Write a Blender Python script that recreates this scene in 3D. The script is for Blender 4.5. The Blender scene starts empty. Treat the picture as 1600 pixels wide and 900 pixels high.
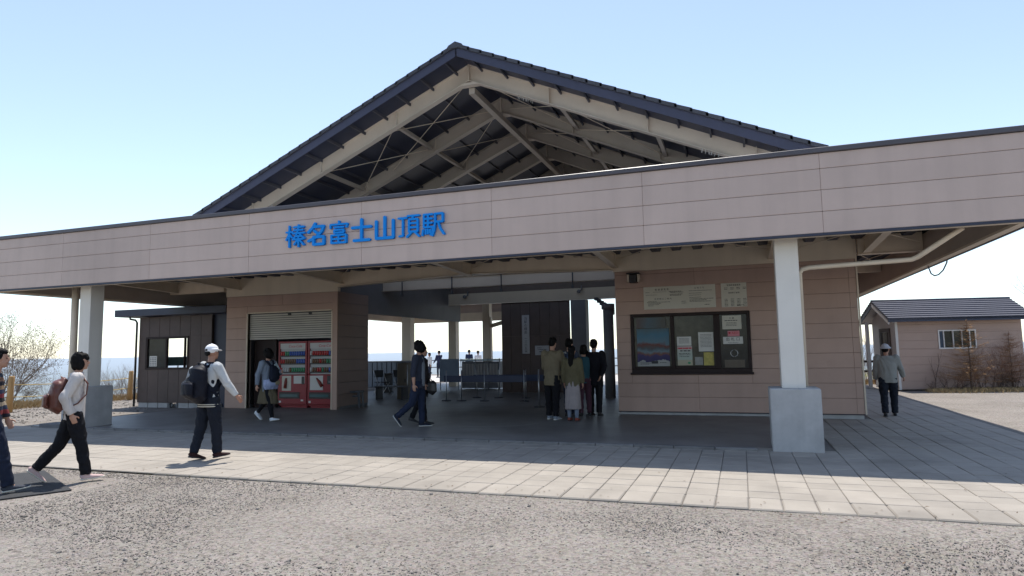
import bpy, math, random
import numpy as np
from mathutils import Vector, Matrix, noise

S = bpy.context.scene
COL = S.collection
rad = math.radians
random.seed(7)
RNG = np.random.default_rng(11)

# ------------------------------------------------------------------ camera
YAW, PITCH, ROLL = -0.336548, 0.096976, -0.017297
def cam_axes():
    f = Vector((math.sin(YAW)*math.cos(PITCH), math.cos(YAW)*math.cos(PITCH), math.sin(PITCH)))
    r0 = Vector((math.cos(YAW), -math.sin(YAW), 0)); u0 = r0.cross(f)
    r = math.cos(ROLL)*r0 + math.sin(ROLL)*u0
    u = -math.sin(ROLL)*r0 + math.cos(ROLL)*u0
    return r, u, f
r_, u_, f_ = cam_axes()
cd = bpy.data.cameras.new('camera'); cam = bpy.data.objects.new('camera', cd); COL.objects.link(cam)
cam.matrix_world = Matrix(((r_.x, u_.x, -f_.x, 0), (r_.y, u_.y, -f_.y, -10.1638), (r_.z, u_.z, -f_.z, 1.52), (0, 0, 0, 1)))
cd.sensor_width = 36; cd.lens = 1014.22/1600*36
cd.clip_start = 0.05; cd.clip_end = 200000
S.camera = cam

# ------------------------------------------------------------------ light
SUN_DIR = Vector((-0.15, 0.354, 1.0)).normalized()      # towards the sun
EXPOSURE = 1.2
SKY_STRENGTH = 0.098
SUN_STRENGTH = 2.6
w = bpy.data.worlds.new('World'); S.world = w; w.use_nodes = True
nt = w.node_tree; bg = nt.nodes['Background']
sky = nt.nodes.new('ShaderNodeTexSky'); sky.sky_type = 'NISHITA'; sky.sun_disc = False
sky.sun_elevation = math.asin(SUN_DIR.z)
sky.sun_rotation = math.atan2(SUN_DIR.x, SUN_DIR.y)
sky.altitude = 1300; sky.air_density = 1.15; sky.dust_density = 0.5; sky.ozone_density = 2.0
soft = nt.nodes.new('ShaderNodeHueSaturation'); soft.inputs['Saturation'].default_value = 0.82     # milky spring air
nt.links.new(sky.outputs[0], soft.inputs['Color']); nt.links.new(soft.outputs[0], bg.inputs[0]); bg.inputs[1].default_value = SKY_STRENGTH
sd = bpy.data.lights.new('sun', 'SUN'); sun = bpy.data.objects.new('sun', sd); COL.objects.link(sun)
sd.energy = SUN_STRENGTH; sd.angle = rad(0.5); sd.color = (1.0, 0.95, 0.87)
sun.rotation_euler = SUN_DIR.to_track_quat('Z', 'Y').to_euler(); sun.location = (0, 0, 30)
S.view_settings.view_transform = 'Standard'; S.view_settings.look = 'None'
S.view_settings.exposure = EXPOSURE; S.view_settings.gamma = 1.0
S.render.engine = 'CYCLES'
S.cycles.use_denoising = True
S.cycles.max_bounces = 10; S.cycles.diffuse_bounces = 7; S.cycles.glossy_bounces = 3; S.cycles.transparent_max_bounces = 8
S.cycles.caustics_reflective = False; S.cycles.caustics_refractive = False

# ------------------------------------------------------------------ materials
MATS = {}
def mat(name, col, rough=0.6, var=0.08, scale=3.0, bump=0.0, bscale=40.0, metal=0.0, rnd=0.0, spec=0.5, stretch=None, dirt=0.0, streak=0.0):
    """plain surface: base colour with soft mottling, fine bump, optional per-object variation and dirt"""
    if name in MATS: return MATS[name]
    m = bpy.data.materials.new(name); m.use_nodes = True; t = m.node_tree; L = t.links.new
    b = t.nodes['Principled BSDF']
    b.inputs['Roughness'].default_value = rough; b.inputs['Metallic'].default_value = metal
    b.inputs['Specular IOR Level'].default_value = spec
    tc = t.nodes.new('ShaderNodeTexCoord')
    loc = t.nodes.new('ShaderNodeObjectInfo'); pos = t.nodes.new('ShaderNodeVectorMath'); pos.operation = 'ADD'   # pieces alike in shape differ in wear
    L(tc.outputs['Object'], pos.inputs[0]); L(loc.outputs['Location'], pos.inputs[1])
    mp = t.nodes.new('ShaderNodeMapping'); L(pos.outputs[0], mp.inputs[0])
    if stretch: mp.inputs['Scale'].default_value = stretch
    n = t.nodes.new('ShaderNodeTexNoise'); n.inputs['Scale'].default_value = scale; n.inputs['Detail'].default_value = 5; n.inputs['Roughness'].default_value = 0.65
    L(mp.outputs[0], n.inputs[0])
    mr = t.nodes.new('ShaderNodeMapRange'); L(n.outputs[0], mr.inputs[0])
    mr.inputs[1].default_value = .3; mr.inputs[2].default_value = .7
    mr.inputs[3].default_value = 1-var; mr.inputs[4].default_value = 1+var
    hs = t.nodes.new('ShaderNodeHueSaturation'); hs.inputs['Color'].default_value = (*col, 1)
    val = mr.outputs[0]
    if rnd:
        oi = t.nodes.new('ShaderNodeObjectInfo'); m2 = t.nodes.new('ShaderNodeMapRange'); L(oi.outputs['Random'], m2.inputs[0])
        m2.inputs[3].default_value = 1-rnd; m2.inputs[4].default_value = 1+rnd
        mm = t.nodes.new('ShaderNodeMath'); mm.operation = 'MULTIPLY'; L(val, mm.inputs[0]); L(m2.outputs[0], mm.inputs[1]); val = mm.outputs[0]
    if dirt:
        n3 = t.nodes.new('ShaderNodeTexNoise'); n3.inputs['Scale'].default_value = scale*.35; n3.inputs['Detail'].default_value = 8
        L(pos.outputs[0], n3.inputs[0])
        m3 = t.nodes.new('ShaderNodeMapRange'); L(n3.outputs[0], m3.inputs[0]); m3.inputs[1].default_value = .5; m3.inputs[2].default_value = .72
        m3.inputs[3].default_value = 1; m3.inputs[4].default_value = 1-dirt
        mm = t.nodes.new('ShaderNodeMath'); mm.operation = 'MULTIPLY'; L(val, mm.inputs[0]); L(m3.outputs[0], mm.inputs[1]); val = mm.outputs[0]
    if streak:
        ms = t.nodes.new('ShaderNodeMapping'); ms.inputs['Scale'].default_value = (2.6, 2.6, .16); L(pos.outputs[0], ms.inputs[0])
        n4 = t.nodes.new('ShaderNodeTexNoise'); n4.inputs['Scale'].default_value = 1.6; n4.inputs['Detail'].default_value = 6; L(ms.outputs[0], n4.inputs[0])
        m4 = t.nodes.new('ShaderNodeMapRange'); L(n4.outputs[0], m4.inputs[0]); m4.inputs[1].default_value = .46; m4.inputs[2].default_value = .75; m4.inputs[3].default_value = 1; m4.inputs[4].default_value = 1-streak
        mm = t.nodes.new('ShaderNodeMath'); mm.operation = 'MULTIPLY'; L(val, mm.inputs[0]); L(m4.outputs[0], mm.inputs[1]); val = mm.outputs[0]
    L(val, hs.inputs['Value']); L(hs.outputs[0], b.inputs['Base Color'])
    if bump:
        n2 = t.nodes.new('ShaderNodeTexNoise'); n2.inputs['Scale'].default_value = bscale; n2.inputs['Detail'].default_value = 4
        L(mp.outputs[0], n2.inputs[0])
        bp = t.nodes.new('ShaderNodeBump'); bp.inputs['Strength'].default_value = bump; bp.inputs['Distance'].default_value = .01
        L(n2.outputs[0], bp.inputs['Height']); L(bp.outputs[0], b.inputs['Normal'])
    MATS[name] = m
    return m
def ramp_mat(name, stops, axis='z', lo=0.0, hi=1.0, rough=.6, noise_amt=.0, nscale=4.0, const=False, spec=.3):
    """flat print or woven stripes: colour bands along one object axis, edges broken by noise"""
    if name in MATS: return MATS[name]
    m = bpy.data.materials.new(name); m.use_nodes = True; t = m.node_tree; L = t.links.new
    b = t.nodes['Principled BSDF']; b.inputs['Roughness'].default_value = rough; b.inputs['Specular IOR Level'].default_value = spec
    tc = t.nodes.new('ShaderNodeTexCoord'); sx = t.nodes.new('ShaderNodeSeparateXYZ'); L(tc.outputs['Object'], sx.inputs[0])
    mr = t.nodes.new('ShaderNodeMapRange'); L(sx.outputs['xyz'.index(axis)], mr.inputs[0]); mr.inputs[1].default_value = lo; mr.inputs[2].default_value = hi
    n = t.nodes.new('ShaderNodeTexNoise'); n.inputs['Scale'].default_value = nscale; n.inputs['Detail'].default_value = 5; L(tc.outputs['Object'], n.inputs[0])
    a = t.nodes.new('ShaderNodeMath'); a.operation = 'MULTIPLY_ADD'; L(n.outputs[0], a.inputs[0]); a.inputs[1].default_value = noise_amt
    s0 = t.nodes.new('ShaderNodeMath'); s0.operation = 'SUBTRACT'; L(mr.outputs[0], s0.inputs[0]); s0.inputs[1].default_value = noise_amt*.5
    L(s0.outputs[0], a.inputs[2])
    cr = t.nodes.new('ShaderNodeValToRGB'); L(a.outputs[0], cr.inputs[0])
    if const: cr.color_ramp.interpolation = 'CONSTANT'
    e = cr.color_ramp.elements
    while len(e) > 1: e.remove(e[-1])
    e[0].position = stops[0][0]; e[0].color = (*stops[0][1], 1)
    for p, c in stops[1:]:
        q = e.new(p); q.color = (*c, 1)
    L(cr.outputs[0], b.inputs['Base Color'])
    MATS[name] = m
    return m

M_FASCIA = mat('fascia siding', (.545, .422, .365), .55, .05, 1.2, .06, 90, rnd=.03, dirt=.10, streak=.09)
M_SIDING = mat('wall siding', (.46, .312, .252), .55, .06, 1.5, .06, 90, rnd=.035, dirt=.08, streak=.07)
M_JOINT = mat('joint backing', (.20, .155, .135), .8)
M_CREAM = mat('cream painted steel', (.70, .595, .47), .45, .07, 1.2, .05, 30, dirt=.18, streak=.08)
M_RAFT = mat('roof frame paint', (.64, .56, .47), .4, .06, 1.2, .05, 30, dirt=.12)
M_FRAME = mat('shaded frame paint', (.44, .385, .325), .45, .08, 1.2, .05, 30, dirt=.2)  # roof frame paint darkened: shade of the deeper frames put into the colour
M_BAND = mat('brown grey board', (.40, .325, .25), .6, .06, 1.5, .05, 40)
M_CREAMW = mat('cream board', (.68, .585, .465), .6, .05, 1.0, .05, 50, dirt=.12, streak=.07)
M_WHITEP = mat('off white pillar paint', (.72, .68, .62), .5, .04, 1.5, .04, 40, dirt=.10, streak=.08)
M_CONC = mat('concrete', (.42, .415, .41), .85, .10, 4, .25, 60, dirt=.22, streak=.11)
M_CONCD = mat('dark concrete', (.14, .14, .145), .85, .12, 4, .3, 60)
M_NAVY = mat('dark roof metal', (.022, .027, .052), .5, .15, 2, .05, 30, rnd=.12)
M_CAP = mat('coping metal', (.075, .066, .075), .4, .1, 2)
M_DECK = mat('roof deck', (.022, .027, .055), .5, .15, 2, rnd=.1)
M_SHINGLE = mat('roof shingle', (.06, .062, .075), .8, .2, 6, .3, 120, rnd=.1)
M_BROWN = mat('brown board', (.078, .052, .045), .6, .15, 3, .08, 60, rnd=.08)
M_BROWND = mat('dark brown trim', (.028, .017, .016), .6, .1, 3, spec=.25)
M_DARK = mat('interior dark', (.045, .045, .05), .7, .1)
M_GREY = mat('grey wall', (.13, .13, .14), .65, .1, 2, .05, 50, rnd=.05)
M_STEEL = mat('galvanised steel', (.45, .46, .48), .35, .1, 5, metal=.8)
M_BLACK = mat('black plastic', (.02, .02, .022), .4, .1)
M_GLASSD = mat('dark window glass', (.018, .018, .018), .12, .5, 2.2, spec=.22)
M_GLASSL = mat('hazy window glass', (.062, .060, .045), .14, .55, 3.0, spec=.22, dirt=.6)
M_RED = mat('red enamel', (.25, .008, .018), .35, .05, 2)
M_PAPER = mat('white paper', (.62, .61, .58), .7, .03, 3)
M_PAPERB = mat('cream paper', (.58, .55, .47), .7, .04, 3)
M_INK = mat('black ink', (.03, .03, .035), .7, .02)
M_REDINK = mat('red ink', (.5, .03, .05), .6, .02)
M_PINK = mat('pink sticker', (.6, .22, .25), .6, .03)
M_BLUESIGN = mat('blue acrylic letters', (.001, .25, .76), .5, .03, 2, spec=.2)
M_WOOD = mat('pale log wood', (.42, .25, .10), .75, .2, 5, .3, 40, stretch=(1, 1, .2))
M_WOODB = mat('brown cabinet wood', (.12, .095, .07), .6, .2, 4, .1, 40, stretch=(4, 4, .4))
M_ROPE = mat('yellow rope', (.55, .40, .16), .8, .1)
M_BARRIER = mat('navy barrier panel', (.02, .03, .075), .5, .1, 2)
M_BARK = mat('grey bark', (.19, .155, .125), .9, .3, 8, .4, 40)
M_BARKD = mat('dark twig', (.12, .085, .065), .9, .3, 8)
M_TWIG = mat('pale twig', (.21, .165, .135), .9, .25, 8)
M_LARCH = mat('larch twig', (.30, .16, .075), .9, .25, 8)
M_STRAW = mat('dry grass', (.42, .30, .15), .9, .25, 8)
M_BUD = mat('spring bud', (.16, .12, .075), .8, .25, 9)
M_MAT = mat('rubber mat', (.024, .025, .028), .85, .2, 6, .25, 160)

# ------------------------------------------------------------------ mesh helpers
class MB:
    """collects shapes and links them as one mesh object"""
    def __init__(s): s.v = []; s.f = []; s.sm = []
    def add(s, v, f, smooth=False):
        o = len(s.v); s.v += [tuple(p) for p in v]; s.f += [tuple(i+o for i in q) for q in f]; s.sm += [smooth]*len(f); return s
    def box(s, x0, x1, y0, y1, z0, z1):
        return s.add([(x0,y0,z0),(x1,y0,z0),(x1,y1,z0),(x0,y1,z0),(x0,y0,z1),(x1,y0,z1),(x1,y1,z1),(x0,y1,z1)],
                     [(3,2,1,0),(4,5,6,7),(0,1,5,4),(1,2,6,5),(2,3,7,6),(3,0,4,7)])
    def cbox(s, x0, x1, y0, y1, z0, z1, c=.01):
        """box with all twelve edges chamfered"""
        c = min(c, (x1-x0)*.45, (y1-y0)*.45, (z1-z0)*.45)
        X, Y, Z = (x0, x1), (y0, y1), (z0, z1); v = []; ix = {}
        for a in (0, 1):
            for b in (0, 1):
                for d in (0, 1):
                    sx, sy, sz = (1-2*a)*c, (1-2*b)*c, (1-2*d)*c
                    for k in range(3):
                        ix[a,b,d,k] = len(v)
                        v.append((X[a]+(0 if k == 0 else sx), Y[b]+(0 if k == 1 else sy), Z[d]+(0 if k == 2 else sz)))
        f = []
        for k in range(3):
            for e in (0, 1):
                o = [(0,0),(1,0),(1,1),(0,1)]
                q = []
                for p in o:
                    t = list(p); t.insert(k, e); q.append(ix[tuple(t)+(k,)])
                f.append(tuple(q))
        for k in range(3):           # edges along axis k
            i, j = [m for m in range(3) if m != k]
            for a in (0, 1):
                for b in (0, 1):
                    def g(e, face):
                        t = [0,0,0]; t[i] = a; t[j] = b; t[k] = e; return ix[tuple(t)+(face,)]
                    f.append((g(0,i), g(1,i), g(1,j), g(0,j)))
        for a in (0, 1):
            for b in (0, 1):
                for d in (0, 1): f.append((ix[a,b,d,0], ix[a,b,d,1], ix[a,b,d,2]))
        ctr = Vector(((x0+x1)/2, (y0+y1)/2, (z0+z1)/2)); g2 = []
        for q in f:
            p = [Vector(v[i]) for i in q]; n = (p[1]-p[0]).cross(p[2]-p[0])
            m = sum(p, Vector())/len(p)
            g2.append(q if n.dot(m-ctr) > 0 else tuple(reversed(q)))
        return s.add(v, g2)
    def prism(s, prof, y0, y1, axis='y'):
        """extrude a closed 2-D outline (CCW seen from -axis) between two values of an axis"""
        n = len(prof)
        def P(a, b, c): return {'y': (a, c, b), 'x': (c, a, b), 'z': (a, b, c)}[axis]
        v = [P(a, b, y0) for a, b in prof]+[P(a, b, y1) for a, b in prof]
        f = [tuple(range(n)), tuple(range(2*n-1, n-1, -1))]+[(i, i+n, (i+1) % n+n, (i+1) % n) for i in range(n)]
        ar = sum(prof[i][0]*prof[(i+1) % n][1]-prof[(i+1) % n][0]*prof[i][1] for i in range(n))
        flip = (ar < 0) != (axis in 'xz') if axis != 'x' else (ar > 0)
        if axis == 'z': flip = ar > 0
        if axis == 'x': flip = ar > 0
        if axis == 'y': flip = ar < 0
        if flip: f = [tuple(reversed(q)) for q in f]
        return s.add(v, f)
    def bar(s, a, b, w_, h, up=(0,0,1)):
        """rectangular bar from a to b"""
        a, b = Vector(a), Vector(b); t = (b-a).normalized(); u = Vector(up)
        x = t.cross(u)
        if x.length < 1e-4: x = t.cross(Vector((1,0,0)))
        x.normalize(); z = x.cross(t)
        c = [(-1,-1),(1,-1),(1,1),(-1,1)]
        v = [p+x*(i*w_/2)+z*(j*h/2) for p in (a, b) for i, j in c]
        return s.add(v, [(0,1,2,3),(7,6,5,4),(4,5,1,0),(5,6,2,1),(6,7,3,2),(7,4,0,3)])
    def tube(s, pts, r, seg=8, cap=True, smooth=True, up=(0,0,1)):
        P = np.array([tuple(p) for p in pts], float); n = len(P)
        if np.isscalar(r): r = [(r, r)]*n
        r = [(q, q) if np.isscalar(q) else q for q in r]
        T = np.zeros_like(P); T[0] = P[1]-P[0]; T[-1] = P[-1]-P[-2]
        if n > 2: T[1:-1] = P[2:]-P[:-2]
        T /= np.linalg.norm(T, axis=1)[:, None]+1e-12
        u = np.array(up, float)
        if abs(T[0] @ u)/np.linalg.norm(u) > .95: u = np.array((1., 0, 0)) if abs(T[0][0]) < .9 else np.array((0., 1, 0))
        v = []; an = np.arange(seg)*2*math.pi/seg
        for i in range(n):
            y = u-(u @ T[i])*T[i]; y /= np.linalg.norm(y)+1e-12; x = np.cross(y, T[i])
            v += [tuple(P[i]+x*math.cos(q)*r[i][0]+y*math.sin(q)*r[i][1]) for q in an]
        f = [(i*seg+k, i*seg+(k+1) % seg, (i+1)*seg+(k+1) % seg, (i+1)*seg+k) for i in range(n-1) for k in range(seg)]
        if cap:
            v += [tuple(P[0]), tuple(P[-1])]; c0 = n*seg
            f += [(c0, (k+1) % seg, k) for k in range(seg)]+[(c0+1, (n-1)*seg+k, (n-1)*seg+(k+1) % seg) for k in range(seg)]
        return s.add(v, f, smooth)
    def ball(s, c, r, seg=12, rings=8, M=None):
        """ellipsoid; r scalar or (rx, ry, rz); M an optional 3x3 turn"""
        r = (r, r, r) if np.isscalar(r) else r; v = []
        for i in range(1, rings):
            t = math.pi*i/rings
            for k in range(seg):
                a = 2*math.pi*k/seg; v.append(Vector((math.sin(t)*math.cos(a)*r[0], math.sin(t)*math.sin(a)*r[1], math.cos(t)*r[2])))
        v += [Vector((0,0,r[2])), Vector((0,0,-r[2]))]
        if M: v = [M @ p for p in v]
        v = [p+Vector(c) for p in v]
        f = [(i*seg+k, (i+1)*seg+k, (i+1)*seg+(k+1) % seg, i*seg+(k+1) % seg) for i in range(rings-2) for k in range(seg)]
        o = (rings-1)*seg
        f += [(o, k, (k+1) % seg) for k in range(seg)]+[(o+1, (rings-2)*seg+(k+1) % seg, (rings-2)*seg+k) for k in range(seg)]
        return s.add(v, f, True)
    def mesh(s, name='m'):
        me = bpy.data.meshes.new(name); me.from_pydata(s.v, [], s.f); me.polygons.foreach_set('use_smooth', s.sm); me.update(); return me
    def build(s, name, m, parent=None):
        me = s.mesh(name)
        if m: me.materials.append(m)
        return link(name, me, parent)

def link(name, me, parent=None):
    o = bpy.data.objects.new(name, me); COL.objects.link(o)
    if parent is not None: o.parent = parent
    return o
def tag(o, label=None, cat=None, group=None, kind=None):
    if label: o['label'] = label
    if cat: o['category'] = cat
    if group: o['group'] = group
    if kind: o['kind'] = kind
    return o
def thing(name, label, cat, loc=(0,0,0), rz=0.0, group=None):
    o = bpy.data.objects.new(name, None); COL.objects.link(o); o.empty_display_size = .2
    o.location = loc; o.rotation_euler = (0, 0, rz)
    return tag(o, label, cat, group)
def holder(name, parent, loc=(0,0,0)):
    """a part that only gathers its sub-parts"""
    o = bpy.data.objects.new(name, None); COL.objects.link(o); o.parent = parent; o.location = loc; return o
def dup(o, parent=None, loc=None):
    c = o.copy(); COL.objects.link(c)
    if parent is not None: c.parent = parent
    if loc is not None: c.location = loc
    return c
def at_origin(mb, name, m, parent, loc):
    o = mb.build(name, m, parent); o.location = loc; return o
def text_mesh(body, size, depth=.002, align='CENTER', shear=0.0, vertical=False):
    cu = bpy.data.curves.new('lettering', 'FONT'); cu.body = body; cu.size = size; cu.extrude = depth/2; cu.resolution_u = 2
    cu.align_x = align; cu.align_y = 'CENTER'; cu.shear = shear
    if vertical: cu.space_line = .82
    o = bpy.data.objects.new('lettering', cu); COL.objects.link(o)
    dg = bpy.context.evaluated_depsgraph_get(); me = bpy.data.meshes.new_from_object(o.evaluated_get(dg))
    bpy.data.objects.remove(o); bpy.data.curves.remove(cu); return me
def lettering(body, size, loc, m, parent, **k):
    """flat lettering that faces -Y, a print on its carrier"""
    me = text_mesh(body, size, **k); me.materials.clear(); me.materials.append(m)
    o = link('lettering', me, parent); o.location = loc; o.rotation_euler = (math.pi/2, 0, 0); return o
# ================================================================== ground
def ground_mat():
    m = bpy.data.materials.new('gravel ground'); m.use_nodes = True; t = m.node_tree; L = t.links.new
    b = t.nodes['Principled BSDF']; b.inputs['Roughness'].default_value = .95; b.inputs['Specular IOR Level'].default_value = .15
    tc = t.nodes.new('ShaderNodeTexCoord')
    def nz(s, d=6, r=.6):
        n = t.nodes.new('ShaderNodeTexNoise'); n.inputs['Scale'].default_value = s; n.inputs['Detail'].default_value = d; n.inputs['Roughness'].default_value = r
        L(tc.outputs['Object'], n.inputs[0]); return n
    def ramp(src, stops):
        c = t.nodes.new('ShaderNodeValToRGB'); L(src, c.inputs[0]); e = c.color_ramp.elements
        e[0].position, e[0].color = stops[0][0], (*stops[0][1], 1); e[1].position, e[1].color = stops[1][0], (*stops[1][1], 1)
        for p, q in stops[2:]:
            k = e.new(p); k.color = (*q, 1)
        return c
    base = ramp(nz(.7, 8, .62).outputs[0], [(.32, (.178, .158, .138)), (.68, (.238, .213, .19)), (.5, (.21, .188, .168))])
    fine = ramp(nz(55, 4, .75).outputs[0], [(.30, (.45, .45, .45)), (.62, (1.12, 1.12, 1.12)), (.48, (.95, .95, .95))])
    v = t.nodes.new('ShaderNodeTexVoronoi'); v.inputs['Scale'].default_value = 38; v.inputs['Randomness'].default_value = 1; L(tc.outputs['Object'], v.inputs[0])
    grain = t.nodes.new('ShaderNodeHueSaturation'); L(v.outputs['Color'], grain.inputs['Color']); grain.inputs['Saturation'].default_value = .12
    gm = t.nodes.new('ShaderNodeMix'); gm.data_type = 'RGBA'; gm.blend_type = 'MULTIPLY'; gm.inputs[0].default_value = .85
    L(base.outputs[0], gm.inputs[6]); L(fine.outputs[0], gm.inputs[7])
    g2 = t.nodes.new('ShaderNodeMix'); g2.data_type = 'RGBA'; g2.blend_type = 'SOFT_LIGHT'; g2.inputs[0].default_value = .55
    L(gm.outputs[2], g2.inputs[6]); L(grain.outputs[0], g2.inputs[7])
    # far slopes and the plain below turn to woodland colour
    geo = t.nodes.new('ShaderNodeNewGeometry'); sx = t.nodes.new('ShaderNodeSeparateXYZ'); L(geo.outputs['Position'], sx.inputs[0])
    mr = t.nodes.new('ShaderNodeMapRange'); L(sx.outputs[2], mr.inputs[0]); mr.inputs[1].default_value = -.6; mr.inputs[2].default_value = -4
    far = ramp(nz(.002, 10, .6).outputs[0], [(.4, (.05, .07, .035)), (.6, (.16, .16, .11))])
    fx = t.nodes.new('ShaderNodeMix'); fx.data_type = 'RGBA'; L(mr.outputs[0], fx.inputs[0]); L(g2.outputs[2], fx.inputs[6]); L(far.outputs[0], fx.inputs[7])
    L(fx.outputs[2], b.inputs['Base Color'])
    add = t.nodes.new('ShaderNodeMath'); add.operation = 'ADD'; L(nz(70, 5, .7).outputs[0], add.inputs[0]); L(v.outputs['Distance'], add.inputs[1])
    bp = t.nodes.new('ShaderNodeBump'); bp.inputs['Strength'].default_value = .55; bp.inputs['Distance'].default_value = .02
    L(add.outputs[0], bp.inputs['Height']); L(bp.outputs[0], b.inputs['Normal'])
    return m
M_GRAVEL = ground_mat()

def plateau(x, y):
    """height of the summit: level, then falling away to the plain"""
    d = max(-24.5-x - max(0, y-3)*.15, x-14, y-32, -60-y, 0) if True else 0
    if d <= 0: return 0.0
    return -min(620.0, .22*d + .012*d*d)
def axis_lines(lo, hi, step, growth, far):
    a = list(np.arange(lo, hi+1e-6, step)); st = step; x = hi
    while x < far: st *= growth; x += st; a.append(x)
    st = step; x = lo
    while x > -far: st *= growth; x -= st; a.insert(0, x)
    return a
gx = axis_lines(-30, 18, .75, 1.28, 90000); gy = axis_lines(-14, 36, .75, 1.28, 90000)
gv = []; NX, NY = len(gx), len(gy)
for y in gy:
    for x in gx:
        z = plateau(x, y)
        z += -.03 + .018*noise.noise(Vector((x*.5, y*.5, 3))) - (-.008 if y < -3 else 0)
        if z < -3: z += 6*noise.noise(Vector((x*.01, y*.01, 1)))*min(1, -z/60)
        gv.append((x, y, z))
gf = [(j*NX+i, j*NX+i+1, (j+1)*NX+i+1, (j+1)*NX+i) for j in range(NY-1) for i in range(NX-1)]
g = MB(); g.add(gv, gf, True); tag(g.build('ground', M_GRAVEL), kind='structure')

# loose gravel: many small angular stones, nobody could count them
def stones(n, xr, yr, smin, smax, zb, seed, clump=True):
    r = np.random.default_rng(seed); c = []
    while len(c) < n:
        x = r.uniform(*xr); y = r.uniform(*yr)
        d = .75+.35*noise.noise(Vector((x*.9, y*.9, 5)))+.3*noise.noise(Vector((x*3, y*3, 9)))
        if clump and r.random() > d: continue
        if -8.9 < x < -7.35 and y > -5.4 and y < -3.8 and r.random() < .93: continue
        c.append((x, y))
    c = np.array(c); n = len(c)
    s = smin+(smax-smin)*r.random(n)**3.2
    cube = np.array([(-1,-1,-1),(1,-1,-1),(1,1,-1),(-1,1,-1),(-.7,-.7,1),(.7,-.7,1),(.7,.7,1),(-.7,.7,1)], float)
    V = cube[None]*(1+r.uniform(-.38, .38, (n, 8, 3)))
    V *= (s[:, None]*np.stack([r.uniform(.7, 1.3, n), r.uniform(.55, 1.1, n), r.uniform(.35, .75, n)], 1))[:, None, :]
    ax = r.normal(size=(n, 3)); ax[:, 2] *= 2.5; ax /= np.linalg.norm(ax, axis=1)[:, None]; an = r.uniform(0, 6.28, n)
    K = ax[:, None, :]; co = np.cos(an)[:, None, None]; si = np.sin(an)[:, None, None]
    V = V*co+np.cross(np.broadcast_to(K, V.shape), V)*si+K*(V*K).sum(2, keepdims=True)*(1-co)
    V[:, :, 0] += c[:, 0, None]; V[:, :, 1] += c[:, 1, None]; V[:, :, 2] += zb+s[:, None]*.15
    F = np.array([(3,2,1,0),(4,5,6,7),(0,1,5,4),(1,2,6,5),(2,3,7,6),(3,0,4,7)])
    F = (F[None]+(np.arange(n)*8)[:, None, None]).reshape(-1, 4)
    me = bpy.data.meshes.new('gravel'); me.vertices.add(n*8); me.vertices.foreach_set('co', V.reshape(-1))
    me.loops.add(len(F)*4); me.loops.foreach_set('vertex_index', F.reshape(-1)); me.polygons.add(len(F))
    me.polygons.foreach_set('loop_start', np.arange(len(F))*4)
    tone = np.repeat(r.normal(.5, .22, n).clip(0, 1), 6); at = me.attributes.new('tone', 'FLOAT', 'FACE'); at.data.foreach_set('value', tone)
    me.update(); me.validate(); return me
def stone_mat():
    m = bpy.data.materials.new('gravel stone'); m.use_nodes = True; t = m.node_tree; L = t.links.new
    b = t.nodes['Principled BSDF']; b.inputs['Roughness'].default_value = .9; b.inputs['Specular IOR Level'].default_value = .2
    a = t.nodes.new('ShaderNodeAttribute'); a.attribute_name = 'tone'
    c = t.nodes.new('ShaderNodeValToRGB'); L(a.outputs['Fac'], c.inputs[0]); e = c.color_ramp.elements
    e[0].position = 0; e[0].color = (.135, .124, .112, 1); e[1].position = 1; e[1].color = (.40, .37, .335, 1)
    for p, q in ((.25, (.188, .17, .152)), (.7, (.258, .234, .212))):
        k = e.new(p); k.color = (*q, 1)
    L(c.outputs[0], b.inputs['Base Color']); return m
M_STONE = stone_mat()
for nm, args in (('loose_gravel', (60000, (-9.5, 3.2), (-7.2, -3.52), .0025, .0085, -.0215, 1)),
                 ('loose_gravel', (700, (-9, 3), (-7.2, -3.6), .007, .017, -.021, 2)),
                 ('loose_gravel', (3500, (-25, -16.5), (.8, 9), .008, .03, -.03, 3, False))):
    me = stones(*args); me.materials.append(M_STONE); tag(link(nm, me), 'loose grey gravel scattered over the ground', kind='stuff')

# ================================================================== pavement
M_PAVER = mat('paver concrete', (.315, .282, .242), .85, .10, 2.2, .2, 130, rnd=.07, dirt=.24)
M_PAVERJ = mat('paver joint sand', (.17, .155, .14), .95, .15, 12)
pv = MB(); pv.box(-21, 4.42, -3.47, .19, -.12, -.012); pv.box(1.06, 4.42, .19, 15.8, -.12, -.012)
pave = tag(pv.build('pavement', M_PAVERJ), kind='structure')
P = .3085
pm = []
for k in range(6):
    m_ = MB(); d = .0035
    m_.cbox(-P/2+d, P/2-d, -P/2+d, P/2-d, -.06, 0, .006)
    me = m_.mesh('paver'); me.materials.append(M_PAVER)
    pm.append(me)
em = MB(); em.cbox(-P/2+.004, P/2-.004, -.235, .235, -.11, .004, .012); em_me = em.mesh('edge'); em_me.materials.append(M_PAVER)
slots = []
nx0 = int((-21+.2)/P)
for i in range(nx0, 14):
    x = i*P+.15
    if x > 4.3: continue
    slots.append((x, -3.235, True))
    for j in range(11):
        slots.append((x, -2.985+P*(j+.5), False))
for i in range(3, 14):
    x = i*P+.15
    if x < 1.2 or x > 4.3: continue
    for j in range(11, 60): slots.append((x, -2.985+P*(j+.5), False))
def vis(s):
    x, y, e = s; d = math.hypot(x, y+10.16)
    infr = -.78 < math.atan2(x, y+10.16)+.3365 < .70
    if 0.36 < x < 1.06 and .1 < y < .9: infr = False
    if y > 5 and x < 2.4+.0*y: infr = False
    return (0 if infr else 1000)+d
slots.sort(key=vis)
rs = random.Random(3); restv = MB()
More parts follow.
